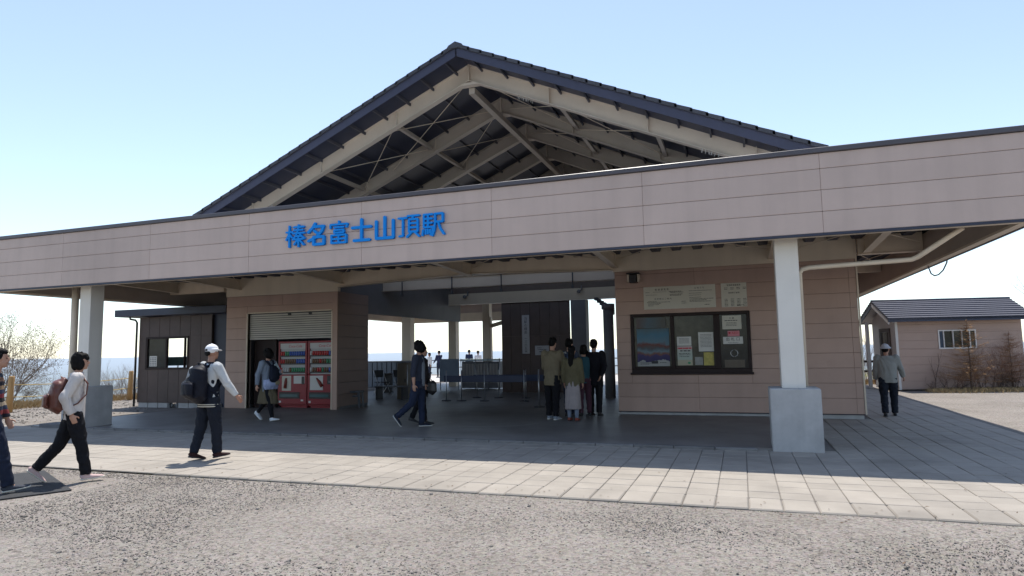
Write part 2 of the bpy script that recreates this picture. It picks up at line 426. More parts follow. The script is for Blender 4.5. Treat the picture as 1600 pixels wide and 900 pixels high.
for n, (x, y, e) in enumerate(slots):
    if y < 5 or x > 2.34:
        dz = rs.uniform(-.003, .003); tx, ty = rs.uniform(-.006, .006), rs.uniform(-.006, .006)
        if n < 296:
            o = link('paver', em_me if e else pm[n % 6], pave); o.location = (x, y, dz); o.rotation_euler = (tx, ty, rs.uniform(-.006, .006))
        else:
            hy = .235 if e else P/2
            restv.cbox(x-P/2+.0035, x+P/2-.0035, y-hy+.0035*(not e), y+hy-.0035*(not e), -.11 if e else -.06, .004 if e else dz, .006)
tag(restv.build('paver', M_PAVER, pave), kind='stuff')

# dark asphalt floor of the station with its kerb
M_ASPH = mat('worn asphalt floor', (.20, .188, .178), .5, .25, 1.1, .12, 90, dirt=.3, spec=.5)
fl = MB(); fl.box(-15.2, 1.04, .26, 5.3, -.1, .03); fl.box(-14.0, 2.2, 5.3, 20.4, -.1, .03)
floor = tag(fl.build('floor', M_ASPH), kind='structure')
kb = MB(); kb.cbox(-.298, .298, -.05, .05, -.1, .042, .008); kbm = kb.mesh('kerb'); kbm.materials.append(mat('worn kerb stone', (.185, .178, .172), .85, .2, 5, .3, 60, rnd=.1, dirt=.3))
for i in range(24):
    x = -13.75+i*.605+.3
    if x > .3: break
    o = link('kerb_stone', kbm, floor); o.location = (x, .215, rs.uniform(-.006, .003)); o.rotation_euler = (0, rs.uniform(-.004, .004), rs.uniform(-.008, .008))
ck = MB()                                   # chalky scrape marks on the floor
for a, b in (((-7.55, 2.6), (-6.1, 3.2)), ((-7.6, 1.5), (-7.1, 1.75)), ((-5.4, 1.9), (-4.3, 2.3)), ((-4.3, 2.3), (-4.0, 2.8))):
    ck.bar((*a, .0335), (*b, .0335), .02, .001)
ck.build('scrape_mark', M_CONC, floor)
dk = MB(); dk.box(-22, -2, 20.5, 29, -.06, .0)
tag(dk.build('terrace', mat('terrace slab', (.52, .49, .46), .85, .08, 2)), kind='structure')

# ================================================================== station building
station = thing('station_building', 'wide open station hall under a dark gabled roof and long pinkish fascia', 'building', (0, 0, 0))
CX = -6.37
FX0, FX1 = -16.45, 3.745
ROW = .3139; JX = [-16.45]+[-14.107+2.5506*k for k in range(8)]
JZ = [3.132, 3.446, 3.760, 4.074, 4.304]
def panel_grid(parent, xs, zs, y, depth, m, name='siding_board', gap=.0024, face=-1):
    for a, b in zip(xs[:-1], xs[1:]):
        for c, d in zip(zs[:-1], zs[1:]):
            q = MB(); q.cbox(-(b-a)/2+gap*.5, (b-a)/2-gap*.5, 0, depth, -(d-c)/2+gap, (d-c)/2-gap, .005)
            o = q.build(name, m, parent); o.location = ((a+b)/2, y, (c+d)/2)
def panel_grid_x(parent, ys, zs, x, depth, m, name='siding_board', gap=.0035):
    for a, b in zip(ys[:-1], ys[1:]):
        for c, d in zip(zs[:-1], zs[1:]):
            q = MB(); q.cbox(-depth, 0, -(b-a)/2+gap*.5, (b-a)/2-gap*.5, -(d-c)/2+gap, (d-c)/2-gap, .005)
            o = q.build(name, m, parent); o.location = (x, (a+b)/2, (c+d)/2)

# fascia all round the canopy
fa = MB(); fa.box(FX0+.02, FX1-.02, .016, .17, 3.14, 4.30)
fasc = fa.build('fascia', M_JOINT, station)
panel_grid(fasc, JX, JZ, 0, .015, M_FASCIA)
q = MB(); q.cbox(FX0-.03, FX1+.03, -.035, .22, 4.305, 4.384, .008); q.build('coping', M_CAP, fasc)
q = MB(); q.box(FX0, FX1, -.008, .05, 3.098, 3.131); q.build('drip_edge', M_NAVY, fasc)
q = MB(); q.box(FX0+.1, FX1-.1, .052, .20, 3.105, 3.138); q.build('soffit_strip', M_CREAM, fasc)
for x0, x1, yend in ((FX0, FX0+.16, 19.8), (FX1-.16, FX1, 19.8)):
    q = MB(); q.box(x0+.012, x1-.012, .171, yend, 3.14, 4.30); s_ = q.build('side_fascia', M_GREYBR if 'M_GREYBR' in globals() else mat('side fascia lining', (.42, .345, .29), .6, .08, 1.2, .05, 60, dirt=.12), station)
    q = MB(); q.cbox(x0-.03, x1+.03, .225, yend, 4.305, 4.384, .008); q.build('coping', M_CAP, s_)
    q = MB(); q.box(x0, x1, .171, yend, 3.098, 3.138); q.build('drip_edge', M_CREAM, s_)
    q = MB(); q.box(x0-.012 if x0 < -10 else x1-.02, x0+.02 if x0 < -10 else x1+.012, .171, yend, 3.085, 3.13); q.build('drip_trim', M_NAVY, s_)
    ys = [.2+2.45*k for k in range(9)]
    if x0 > 0: panel_grid_x(s_, ys, JZ, x1+.004, .014, M_FASCIA)
q = MB(); q.box(FX0+.16, -10.4, 19.64, 19.8, 3.14, 4.3); rf_ = q.build('rear_fascia', M_FASCIA, station)
q = MB(); q.box(FX0+.16, -10.4, 19.5, 19.64, 3.02, 3.45); q.build('lining', M_CREAM, rf_)

# folded-plate deck over the canopy (ribs run front to back)
def deck(x0, x1, y0, y1, z):
    pitch = .46; prof = []; x = x0
    while x < x1-.01:
        e = min(x+pitch, x1)
        prof += [(x, z), (min(x+.13, e), z), (min(x+.19, e), z-.16), (min(x+.37, e), z-.16), (min(x+.44, e), z)]
        x = e
    prof.append((x1, z)); n = len(prof)
    v = [(a, y0, b) for a, b in prof]+[(a, y1, b) for a, b in prof]
    v += [(x0, y0, z+.05), (x1, y0, z+.05), (x0, y1, z+.05), (x1, y1, z+.05)]
    f = [(i, i+1, n+i+1, n+i) for i in range(n-1)]+[(2*n, 2*n+2, 2*n+3, 2*n+1)]
    q = MB(); q.add(v, f); return q.build('roof_deck', M_DECK, station)
deck(FX0+.16, FX1-.16, .17, 4.93, 3.90)
deck(FX0+.16, -14.2, 5.0, 19.6, 3.90); deck(2.36, FX1-.16, 5.0, 19.6, 3.90)
q = MB(); q.box(FX0+.18, FX1-.18, .22, 4.98, 4.0, 4.03); q.build('canopy_roof', mat('pale roof sheet', (.58, .58, .58), .45, .08, 2, dirt=.15), station)

# front pillars with their pedestals, downpipes
for px, rx in ((.71, 1), (-13.85, -1)):
    q = MB(); q.cbox(px-.165, px+.165, .38, .71, .9, 3.6, .008); pl = q.build('pillar', M_WHITEP, station)
    q = MB(); q.cbox(px-.345, px+.345, .2, .89, -.05, .905, .012); q.build('pedestal', M_CONC, pl)
# right downpipe: comes from the gutter, runs along to the pillar and down behind it
q = MB(); q.tube([(2.98, .3, 3.12), (2.52, .75, 2.80), (2.44, .80, 2.77), (2.3, .80, 2.765), (1.05, .80, 2.73), (.955, .80, 2.71), (.912, .80, 2.65), (.905, .80, .9)], .037, 10)
q.build('downpipe', M_CREAM, station)
q = MB(); q.tube([(-14.66, .75, 3.5), (-14.64, .75, 0)], .075, 10); q.build('downpipe', M_CREAM, station)

# canopy beams: tapered cantilevers from the wall frame to the fascia
for bx in (-16.0, -13.72, -10.2, -6.40, -2.72, .72, 2.55):
    q = MB()
    for dx, w2 in ((0, .012),):
        q.add([(bx-w2, .18, 3.62), (bx+w2, .18, 3.62), (bx+w2, 5.0, 3.44), (bx-w2, 5.0, 3.44), (bx-w2, .18, 3.73), (bx+w2, .18, 3.73), (bx+w2, 5.0, 3.73), (bx-w2, 5.0, 3.73)],
              [(3,2,1,0),(4,5,6,7),(0,1,5,4),(1,2,6,5),(2,3,7,6),(3,0,4,7)])
    q.bar((bx, .18, 3.612), (bx, 5.0, 3.432), .15, .014); q.bar((bx, .18, 3.726), (bx, 4.9, 3.726), .15, .014)
    q.box(bx-.075, bx+.075, .55, .565, 3.60, 3.72)
    q.build('cantilever_beam', M_CREAM, station)
for y in (9.2, 13.6, 17.8):
    for xa, xb in ((2.38, FX1-.16), (FX0+.16, -14.25)):
        q = MB(); q.box(xa, xb, y-.07, y+.07, 3.45, 3.74); q.build('canopy_beam', M_CREAM, station)
q = MB(); q.box(2.40, FX1-.16, 4.93, 5.07, 3.42, 3.80); q.box(2.40, FX1-.16, 4.9, 5.1, 3.405, 3.42)
q.build('canopy_beam', M_CREAM, station)
q = MB(); q.box(FX0+.16, -14.25, 4.93, 5.07, 3.40, 3.80); q.build('canopy_beam', M_CREAM, station)
q = MB(); q.box(FX0+.2, FX1-.2, 1.9, 2.0, 3.70, 3.80); q.build('canopy_purlin', M_CREAM, station)
def rod(a, b, r=.009, name='brace_rod', m=None):
    q = MB(); q.tube([a, b], r, 5, cap=False); return q.build(name, m or M_CREAM, station)
for a, b in (((-13.6, .4, 3.66), (-10.3, 4.8, 3.62)), ((-13.6, 4.8, 3.62), (-10.3, .4, 3.66)), ((-10.1, .4, 3.66), (-6.5, 4.8, 3.62)), ((-10.1, 4.8, 3.62), (-6.5, .4, 3.66)),
             ((-6.3, .4, 3.66), (-2.8, 4.8, 3.62)), ((-6.3, 4.8, 3.62), (-2.8, .4, 3.66)), ((-2.6, .4, 3.66), (.65, 4.8, 3.62)), ((-2.6, 4.8, 3.62), (.65, .4, 3.66)),
             ((.8, 4.7, 3.5), (3.5, .5, 3.62)), ((.8, .6, 3.66), (3.5, 4.7, 3.55)), ((2.4, 8.8, 3.5), (3.5, 5.3, 3.6)), ((2.4, 5.3, 3.5), (3.5, 8.8, 3.6)), ((-16.2, .5, 3.6), (-13.9, 4.7, 3.55)), ((-16.2, 4.7, 3.55), (-13.9, .5, 3.6))):
    rod(a, b)
# front tie beam, very slightly peaked, and the straight one behind it
q = MB()
for (xa, za, xb, zb) in ((-10.36, 3.36, -6.4, 3.50), (-6.4, 3.50, -2.74, 3.38)):
    q.add([(xa, 4.95, za), (xb, 4.95, zb), (xb, 4.99, zb), (xa, 4.99, za), (xa, 4.95, 3.80), (xb, 4.95, 3.80), (xb, 4.99, 3.80), (xa, 4.99, 3.80)],
          [(3,2,1,0),(4,5,6,7),(0,1,5,4),(1,2,6,5),(2,3,7,6),(3,0,4,7)])
    q.bar((xa, 4.97, za-.008), (xb, 4.97, zb-.008), .20, .016)
q.build('tie_beam', M_CREAM, station)
q = MB(); q.box(-10.36, -2.74, 7.36, 7.40, 3.43, 3.74); q.box(-10.36, -2.74, 7.28, 7.48, 3.415, 3.43); q.box(-10.36, -2.74, 7.28, 7.48, 3.74, 3.755)
q.build('tie_beam', M_BAND, station)
for x in (-9.6, -7.95, -6.4, -4.3):
    q = MB(); q.tube([(x, 7.2, 3.75), (x, 7.2, 3.30)], .02, 6); q.box(x-.03, x+.03, 7.17, 7.23, 3.22, 3.31); q.build('hanger', M_DARK, station)

# header band over the passage to the platform
q = MB(); q.box(-11.9, -3.6, 12.2, 12.3, 3.30, 3.70); hb = q.build('header_band', M_BAND, station)
q = MB(); q.box(-11.9, -3.6, 12.16, 12.34, 3.285, 3.30); q.build('edge_strip', M_CREAM, hb)
for x in (-9.55, -5.2):
    q = MB(); q.tube([(x, 12.1, 3.78), (x, 12.1, 3.62), (x-.05, 12.0, 3.58)], .025, 6); q.ball((x-.07, 11.97, 3.56), .07, 8, 6); q.build('floodlight', M_GREY, hb)

# ---- walls (front plane Y = 5)
WZ = [.10]+[.424+ROW*k for k in range(10)]
WZ = [.10, .424, .738, 1.052, 1.366, 1.680, 1.994, 2.308, 2.622, 2.936, 3.25, 3.335]
def wall_block(x0, x1, ztop, joints, holes=(), y=5.0):
    q = MB(); parts = [(x0, x1, 0.0, ztop)]
    return q
# ticket office
q = MB(); q.box(-2.74, -2.41, 5.013, 5.15, .1, 3.34); q.box(.215, 2.34, 5.013, 5.15, .1, 3.34); q.box(-2.41, .215, 5.013, 5.15, .1, .94); q.box(-2.41, .215, 5.013, 5.15, 2.33, 3.34); q.box(-2.41, .215, 5.10, 5.15, .94, 2.33); to = q.build('ticket_office_wall', M_JOINT, station)
q = MB(); q.box(-2.70, 2.32, 5.03, 9.0, .03, .1); q.box(-2.70, 2.32, 5.02, 5.03, .0, .085); q.build('foundation', M_CONC, to)
q = MB(); q.box(-2.745, 2.345, 4.985, 5.02, .085, .10); q.build('base_flashing', M_NAVY, to)
def siding_with_hole(parent, xs, zs, hole, y=5.0):
    hx0, hx1, hz0, hz1 = hole
    for c, d in zip(zs[:-1], zs[1:]):
        cut = c < hz1-.02 and d > hz0+.02
        segs = []
        if cut and c < hz0-.02: segs += [(hx0, hx1, c, hz0)]
        if cut and d > hz1+.02: segs += [(hx0, hx1, hz1, d)]
        if cut: segs += [(xs[0], hx0, c, d), (hx1, xs[-1], c, d)]
        else: segs += [(xs[0], xs[-1], c, d)]
        for a, b, e, f in segs:
            cuts = [a]+[v for v in xs[1:-1] if a+.05 < v < b-.05]+[b]
            panel_grid(parent, cuts, [e, f], y, .012, M_SIDING)
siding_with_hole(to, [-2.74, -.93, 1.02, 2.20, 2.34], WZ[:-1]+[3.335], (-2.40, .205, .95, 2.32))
q = MB(); q.box(-2.78, 2.36, 4.995, 5.12, 3.335, 3.97); cw = q.build('gable_board', M_CREAMW, station)
q = MB(); q.box(2.345, 2.375, 4.985, 5.03, .1, 3.95); q.build('corner_trim', M_CREAM, to)
q = MB(); q.box(2.18, 2.345, 5.15, 19.0, .05, 3.95); q.box(-2.74, -2.6, 5.15, 12.2, .05, 3.95); q.box(-2.6, 2.18, 8.9, 9.0, .05, 3.95); q.box(-2.6, 2.18, 5.15, 9, 3.9, 3.95); q.build('office_wall', M_SIDING, station)
q = MB(); q.cbox(1.12, 1.27, 4.78, 4.97, .0, .12, .02); q.build('pipe_elbow', M_BLACK, station)

# ticket window
q = MB()
X0, X1, Z0, Z1 = -2.40, .205, .95, 2.32
for a in ((X0, X1, Z1-.07, Z1), (X0, X1, Z0, Z0+.11), (X0, X0+.07, Z0+.11, Z1-.07), (X1-.07, X1, Z0+.11, Z1-.07), (-1.50, -1.42, Z0+.11, Z1-.07), (-.56, -.43, Z0+.11, Z1-.07), (X0+.07, -1.5, Z0+.11, Z0+.16), (-1.42, -.56, Z0+.11, Z0+.17)):
    q.cbox(a[0], a[1], 4.965, 5.06, a[2], a[3], .008)
q.cbox(X0-.03, X1+.03, 4.93, 4.97, Z0-.02, Z0+.03, .006)
tw = q.build('ticket_window', M_BROWND, station)
q = MB(); q.box(X0+.07, -1.5, 5.035, 5.043, Z0+.16, Z1-.07); q.build('pane', M_GLASSL, tw)
q = MB(); q.box(-1.42, -.56, 5.030, 5.038, Z0+.17, Z1-.07); q.build('pane', M_GLASSL, tw)
q = MB(); q.box(-.43, X1-.07, 5.035, 5.043, Z0+.11, Z1-.07); pn = q.build('pane', M_GLASSD, tw)
q = MB(); n_ = 28
ring = [(-.15+.075*math.cos(2*math.pi*i/n_), 5.028, 1.39+.075*math.sin(2*math.pi*i/n_)) for i in range(n_+1)]
q.tube(ring, .008, 6, cap=False); q.build('speaking_hole_ring', M_STEEL, tw)
q = MB(); q.cbox(-.31, .0, 4.98, 5.03, 1.00, 1.016, .003); q.build('tray_lip', M_STEEL, tw)
q = MB(); q.box(-.36, .06, 5.028, 5.034, 1.08, 1.25); q.build('counter_edge', M_WOODB, tw)

# vending alcove block
q = MB(); q.box(-14.18, -13.40, 5.013, 5.15, .03, 3.28); q.box(-10.52, -10.38, 5.013, 5.15, .03, 3.28); q.box(-13.4, -10.52, 5.013, 5.15, 2.72, 3.28)
va = q.build('vending_alcove_wall', M_JOINT, station)
for c, d in zip([.03]+WZ[1:10], WZ[1:10]+[3.235]):
    if d <= 2.70: panel_grid(va, [-14.18, -13.43], [c, d], 5.0, .012, M_SIDING)
    elif c < 2.70:
        panel_grid(va, [-14.18, -13.43], [c, d], 5.0, .012, M_SIDING)
        panel_grid(va, [-13.43, -10.52], [2.72, d], 5.0, .012, M_SIDING)
    else: panel_grid(va, [-14.18, -12.2, -10.52], [c, d], 5.0, .012, M_SIDING)
q = MB(); q.box(-10.53, -10.375, 4.99, 5.02, .03, 3.24); q.build('corner_trim', M_SIDING, va)
q = MB(); q.box(-13.43, -13.40, 4.98, 5.1, .03, 2.75); q.box(-10.56, -10.53, 4.98, 5.1, .03, 2.75); q.box(-13.43, -10.53, 4.98, 5.1, 2.72, 2.75); q.build('opening_frame', M_CREAM, va)
q = MB(); q.box(-14.20, -10.37, 4.995, 5.12, 3.24, 3.97); q.build('gable_board', M_CREAMW, station)
q = MB(); q.box(-10.50, -10.38, 5.15, 6.55, .03, 3.95); q.box(-10.46, -10.382, 6.55, 13.3, 2.70, 3.95); q.box(-14.18, -14.05, 5.15, 6.6, .03, 3.95); q.box(-14.05, -10.5, 6.5, 6.6, .03, 3.95)
bw = q.build('alcove_wall', M_GREY, station)
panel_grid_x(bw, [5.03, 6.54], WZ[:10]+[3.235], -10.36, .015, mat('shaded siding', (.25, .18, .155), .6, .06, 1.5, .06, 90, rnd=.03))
q = MB(); q.box(-13.38, -12.62, 5.28, 5.33, .03, 2.0); q.build('inner_panel', M_BROWND, va)
q = MB(); q.box(-13.38, -10.55, 5.1, 5.14, 2.66, 2.74); sh = q.build('shutter', M_GREY, va); q = MB(); q.box(-13.38, -10.55, 5.085, 5.095, 1.97, 2.66); q.build('shutter_backing', M_DARK, sh)
M_SLAT = mat('shutter slat', (.46, .43, .38), .45, .06, 3, dirt=.1)
sl = MB(); sl.prism([(0, .0), (.018, .006), (.024, .022), (.012, .042), (0, .046)], -1.41, 1.41, 'x'); slm = sl.mesh('slat'); slm.materials.append(M_SLAT)
for k in range(12):
    o = link('slat', slm, sh); o.location = (-11.965, 5.06, 1.975+k*.061); o.rotation_euler = (0, 0, 0)
for x in (-12.0, -11.3):
    q = MB(); q.cbox(x-.05, x+.05, 5.03, 5.09, 2.63, 2.70, .01); q.build('shutter_stop', M_BLACK, sh)

# back wall of the hall with vertical boards, posts beside it
q = MB(); q.box(-8.30, -5.72, 12.34, 12.42, .03, 3.30); bk = q.build('back_wall', M_JOINT, station)
xs = np.linspace(-8.30, -5.72, 8)
for a, b in zip(xs[:-1], xs[1:]):
    for c, d in ((.04, 2.05), (2.06, 3.30)):
        q = MB(); q.cbox(a+.004, b-.004, 12.32, 12.34, c, d, .004); q.build('wall_board', M_BROWN, bk)
q = MB(); q.cbox(-5.64, -5.10, 12.2, 12.7, .03, 3.30, .01); q.build('post', M_GREY, station)
q = MB(); q.tube([(-3.9, 10.1, .03), (-3.9, 10.1, 2.78)], .165, 16); q.tube([(-3.9, 10.1, 2.78), (-3.9, 10.1, 2.95)], .21, 16); q.build('round_post', M_STEEL if False else M_GREY, station)
st = MB()
for k in range(7): st.cbox(-4.72+.09*k, -4.60+.09*k, 11.9, 12.15, 3.22-.085*k, 3.32-.06*k, .005)
st.build('stepped_cover', M_DARK, station)
# posts and side of the rear canopy
for (x, y, w2, top) in ((-14.05, 15.8, .21, 3.25), (-12.0, 16.2, .18, 3.0), (-10.32, 16, .16, 3.6), (-12.42, 17.5, .07, 3.0)):
    q = MB(); q.cbox(x-w2, x+w2, y-w2, y+w2, .0, top, .008); q.build('post', M_CREAMW, station)
q = MB(); q.box(-10.25, -10.12, 15.9, 16.1, .3, 3.0); q.bar((-10.2, 16, 2.6), (-9.5, 16, 2.78), .1, .16); q.build('post_bracket', M_CREAMW, station)
q = MB(); q.box(-17.2, -13.6, 15.2, 15.3, 0, 1.18); lw = q.build('low_wall', M_GREY, station)
for x in np.arange(-17.15, -13.7, .24):
    q = MB(); q.cbox(x, x+.2, 15.16, 15.2, .05, 1.12, .005); q.build('wall_board', mat('blue grey board', (.16, .19, .23), .6, .08), lw)

# ---- gabled roof
SL = .443; Y0, Y1 = 4.10, 19.9; AP = 9.20; HW = 10.15
roof = holder('gable_roof', station)
def slope_slab(sgn, d0, d1, za, zb, y0, y1, name, m):
    """a strip of roof between plan distances d0..d1 from the ridge, za / zb measured above the roof line"""
    p = [(CX+sgn*d0, AP-SL*d0+za), (CX+sgn*d1, AP-SL*d1+za), (CX+sgn*d1, AP-SL*d1+zb), (CX+sgn*d0, AP-SL*d0+zb)]
    q = MB(); q.prism(p, y0, y1, 'y'); return q.build(name, m, roof)
for sg in (-1, 1):
    slope_slab(sg, 0.0, HW, -.19, -.12, Y0+.02, Y1, 'sheathing', M_NAVY)
    slope_slab(sg, 0.02, HW, -.32, -.075, Y0, Y0+.03, 'barge_board', mat('barge board', (.040, .042, .075), .5, .12, 2))
    nC = 31; st_ = HW/nC
    for k in range(nC):                 # shingle courses, each lapping the next one down
        d0, d1 = k*st_, (k+1)*st_+.05
        p = [(CX+sg*d0, AP-SL*d0-.10), (CX+sg*d1, AP-SL*d1-.10+.012), (CX+sg*d1, AP-SL*d1+.004), (CX+sg*d0, AP-SL*d0-.015)]
        q = MB(); q.prism(p, Y0-.05, Y1, 'y'); q.build('shingle_course', M_SHINGLE, roof)
    for k in range(14):                 # purlins under the sheathing
        d = .35+k*.70
        q = MB(); zc = AP-SL*d-.19
        q.box(CX+sg*d-.02, CX+sg*d+.02, Y0+.03, Y1, zc-.075, zc); q.build('purlin', mat('purlin steel', (.05, .053, .072), .5, .1, 2), roof)
q = MB(); q.prism([(CX-.24, AP-.13), (CX+.24, AP-.13), (CX+.18, AP-.05), (CX, AP+.035), (CX-.18, AP-.05)], Y0-.06, Y1, 'y'); q.build('ridge_cap', M_SHINGLE, roof)
# steel frames
def hbeam(q, x0, z0, x1, z1, y, d=.44, fl=.20):
    """sloping H-section whose top edge runs (x0,z0)-(x1,z1); d measured vertically"""
    for dz0, dz1, hw in ((-.016, 0, fl/2), (-d, -d+.016, fl/2), (-d+.0161, -.0161, .008)):
        q.add([(x0, y-hw, z0+dz0), (x1, y-hw, z1+dz0), (x1, y+hw, z1+dz0), (x0, y+hw, z0+dz0), (x0, y-hw, z0+dz1), (x1, y-hw, z1+dz1), (x1, y+hw, z1+dz1), (x0, y+hw, z0+dz1)],
              [(3,2,1,0),(4,5,6,7),(0,1,5,4),(1,2,6,5),(2,3,7,6),(3,0,4,7)])
BE = 7.28; BA = 9.0
for fi, y in enumerate((5.0, 7.4, 9.8, 12.2, 14.6, 17.0)):
    fr = holder('roof_frame', station)
    for sg in (-1, 1):
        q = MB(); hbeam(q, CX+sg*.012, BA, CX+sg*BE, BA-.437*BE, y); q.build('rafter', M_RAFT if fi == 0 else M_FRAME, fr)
        for d in (2.15, 4.55, 6.9):
            zt = BA-.437*d; q = MB()
            q.box(CX+sg*d-.006, CX+sg*d+.006, y-.092, y-.009, zt-.42, zt-.018); q.build('stiffener', M_RAFT, fr)
    q = MB(); q.box(CX-.011, CX+.011, y-.11, y+.11, BA-.46, BA-.0); q.prism([(CX-.26, BA-.552), (CX+.26, BA-.552), (CX+.11, BA-.485), (CX-.11, BA-.485)], y-.09, y+.09, 'y'); q.build('apex_plate', M_RAFT, fr)
    if fi == 0:
        for sg, d in ((-1, 6.2), (1, 1.35), (1, 5.75)):
            q = MB()
            for k in range(6):
                for j in (0, 1):
                    dd = d+k*.07; zt = BA-.437*dd
                    q.tube([(CX+sg*dd, y-.09+.03*j, zt-.44), (CX+sg*(dd+random.uniform(-.03, .03)), y-.13+.05*j, zt-.44-random.uniform(.08, .12))], .005, 4)
                    q.tube([(CX+sg*dd, y-.09+.03*j, zt), (CX+sg*(dd+random.uniform(-.03, .03)), y-.13+.05*j, zt+random.uniform(.05, .08))], .005, 4)
            tag(q.build('bird_spikes', M_PAPER, fr), kind='stuff')
for d, dz, w2 in ((0, -.62, .16), (2.3, -.22, .10), (4.7, -.22, .10)):
    for sg in ((1,) if d == 0 else (-1, 1)):
        q = MB(); x = CX+sg*d; z = BA-.437*d+dz
        q.box(x-w2/2, x+w2/2, 5.11, 18, z-w2*.6, z+w2*.4); q.build('strut', M_FRAME, station)
for a, b in (((-.2, 5.2, -.3), (-3.6, 7.3, -.25)), ((-2.5, 5.2, -.3), (-.3, 7.3, -.25)), ((.2, 5.2, -.3), (2.4, 7.3, -.25)), ((2.4, 5.2, -.3), (.3, 7.3, -.25)), ((-2.4, 5.2, -.3), (-4.6, 7.3, -.25)), ((-4.6, 5.2, -.3), (-2.4, 7.3, -.25)),
             ((2.4, 5.2, -.3), (4.6, 7.3, -.25)), ((4.6, 5.2, -.3), (2.4, 7.3, -.25)), ((-.2, 7.5, -.3), (-2.4, 9.7, -.25)), ((-2.4, 7.5, -.3), (-.2, 9.7, -.25)), ((.2, 7.5, -.3), (2.4, 9.7, -.25)), ((2.4, 7.5, -.3), (.2, 9.7, -.25))):
    f3 = lambda p: (CX+p[0], p[1], BA-.437*abs(p[0])+p[2])
    rod(f3(a), f3(b), .011)
for x, z in ((-13.6, 5.6), (.86, 5.6)):
    q = MB(); q.cbox(x-.1, x+.1, 4.92, 5.08, 3.98, z, .005); q.build('frame_post', M_CREAM, station)
q = MB(); q.prism([(CX-8.4, 3.86), (CX+8.4, 3.86), (CX+8.4, AP-SL*8.4-.33), (CX, AP-.33), (CX-8.4, AP-SL*8.4-.33)], 18.6, 18.7, 'y'); q.build('rear_gable_wall', M_NAVY, station)
for x in (-14.1, 2.2): q = MB(); q.box(x-.06, x+.06, 5.2, 18.6, 3.96, AP-SL*(abs(x-CX))-.35); q.build('upper_side_wall', M_NAVY, station)
q = MB(); q.box(-10.36, -2.75, 12.3, 12.36, 3.70, 4.6); q.build('upper_band', M_BROWN, station)
q = MB(); q.cbox(-6.6, -6.0, 14.4, 14.9, 6.9, 7.6, .02); q.build('plant_box', M_BROWN, station)

# hanging cable at the right eave
q = MB(); q.tube([(3.60, 4.95, 3.3), (3.66, 4.95, 3.05), (3.68, 4.9, 2.93), (3.70, 4.75, 2.87), (3.72, 4.55, 2.87), (3.74, 4.3, 2.93), (3.76, 4.12, 3.05), (3.77, 4.05, 3.2)], .013, 6)
tag(q.build('cable', M_GREY), 'loose grey cable looping below the right eave', 'cable')

# ================================================================== station name sign
STROKES = {
 '榛': [[(18,97),(18,3)],[(3,70),(35,70)],[(18,66),(12,50),(3,36)],[(19,60),(33,45)],[(42,91),(93,91)],[(45,77),(90,77)],[(37,63),(98,63)],[(67,99),(64,76),(55,52),(38,35)],[(72,63),(84,48),(98,38)],[(52,49),(82,49)],[(46,35),(92,35)],[(68,49),(68,2)],[(64,33),(46,12)],[(72,33),(95,9)]],
 '名': [[(40,99),(28,80),(6,62)],[(36,85),(84,85),(76,64),(52,40),(8,22)],[(38,66),(55,53)],[(34,38),(86,38),(86,5),(34,5),(34,38)]],
 '富': [[(50,99),(50,88)],[(8,72),(8,86),(92,86),(88,72)],[(28,73),(74,73)],[(28,61),(74,61),(74,49),(28,49),(28,61)],[(14,38),(86,38),(86,4),(14,4),(14,38)],[(14,21),(86,21)],[(50,38),(50,4)]],
 '士': [[(5,64),(95,64)],[(50,98),(50,8)],[(14,7),(88,7)]],
 '山': [[(50,98),(50,8)],[(10,82),(10,8),(90,8),(90,82)]],
 '頂': [[(4,86),(42,86)],[(24,86),(24,10),(8,9)],[(47,93),(99,93)],[(72,92),(68,79)],[(53,78),(92,78),(92,25),(53,25),(53,78)],[(53,61),(92,61)],[(53,43),(92,43)],[(63,22),(44,4)],[(80,22),(99,4)]],
 '駅': [[(9,92),(9,38)],[(9,92),(48,92)],[(9,74),(46,74)],[(9,56),(46,56)],[(28,92),(28,40)],[(9,38),(49,38),(48,10),(40,5)],[(6,27),(3,6)],[(18,27),(18,11)],[(28,27),(29,11)],[(38,26),(39,13)],[(60,92),(94,92),(94,58),(60,58)],[(60,92),(60,52),(56,22),(48,2)],[(74,58),(82,30),(99,5)]],
}
sign = thing('station_sign', 'blue raised kanji of the station name along the pinkish fascia', 'sign', (-6.43, -.02, 3.76))
for i, ch in enumerate('榛名富士山頂駅'):
    q = MB(); sz = .42; hw = .026 if len(STROKES[ch]) < 7 else .0185; k = 0
    for sk in STROKES[ch]:
        pts = [((x-50)/100*sz*1.03, (z-50)/100*sz) for x, z in sk]
        for (xa, za), (xb, zb) in zip(pts[:-1], pts[1:]):
            a = math.atan2(zb-za, xb-xa); pr = [(xa+hw*math.cos(a+math.pi/2+t), za+hw*math.sin(a+math.pi/2+t)) for t in np.linspace(0, math.pi, 7)]
            pr += [(xb+hw*math.cos(a-math.pi/2+t), zb+hw*math.sin(a-math.pi/2+t)) for t in np.linspace(0, math.pi, 7)]
            q.prism(pr, -.035-.0006*k, .012, 'y'); k += 1
    o = q.build('sign_character', M_BLUESIGN, sign); o.location = ((i-3)*.4815, 0, 0)
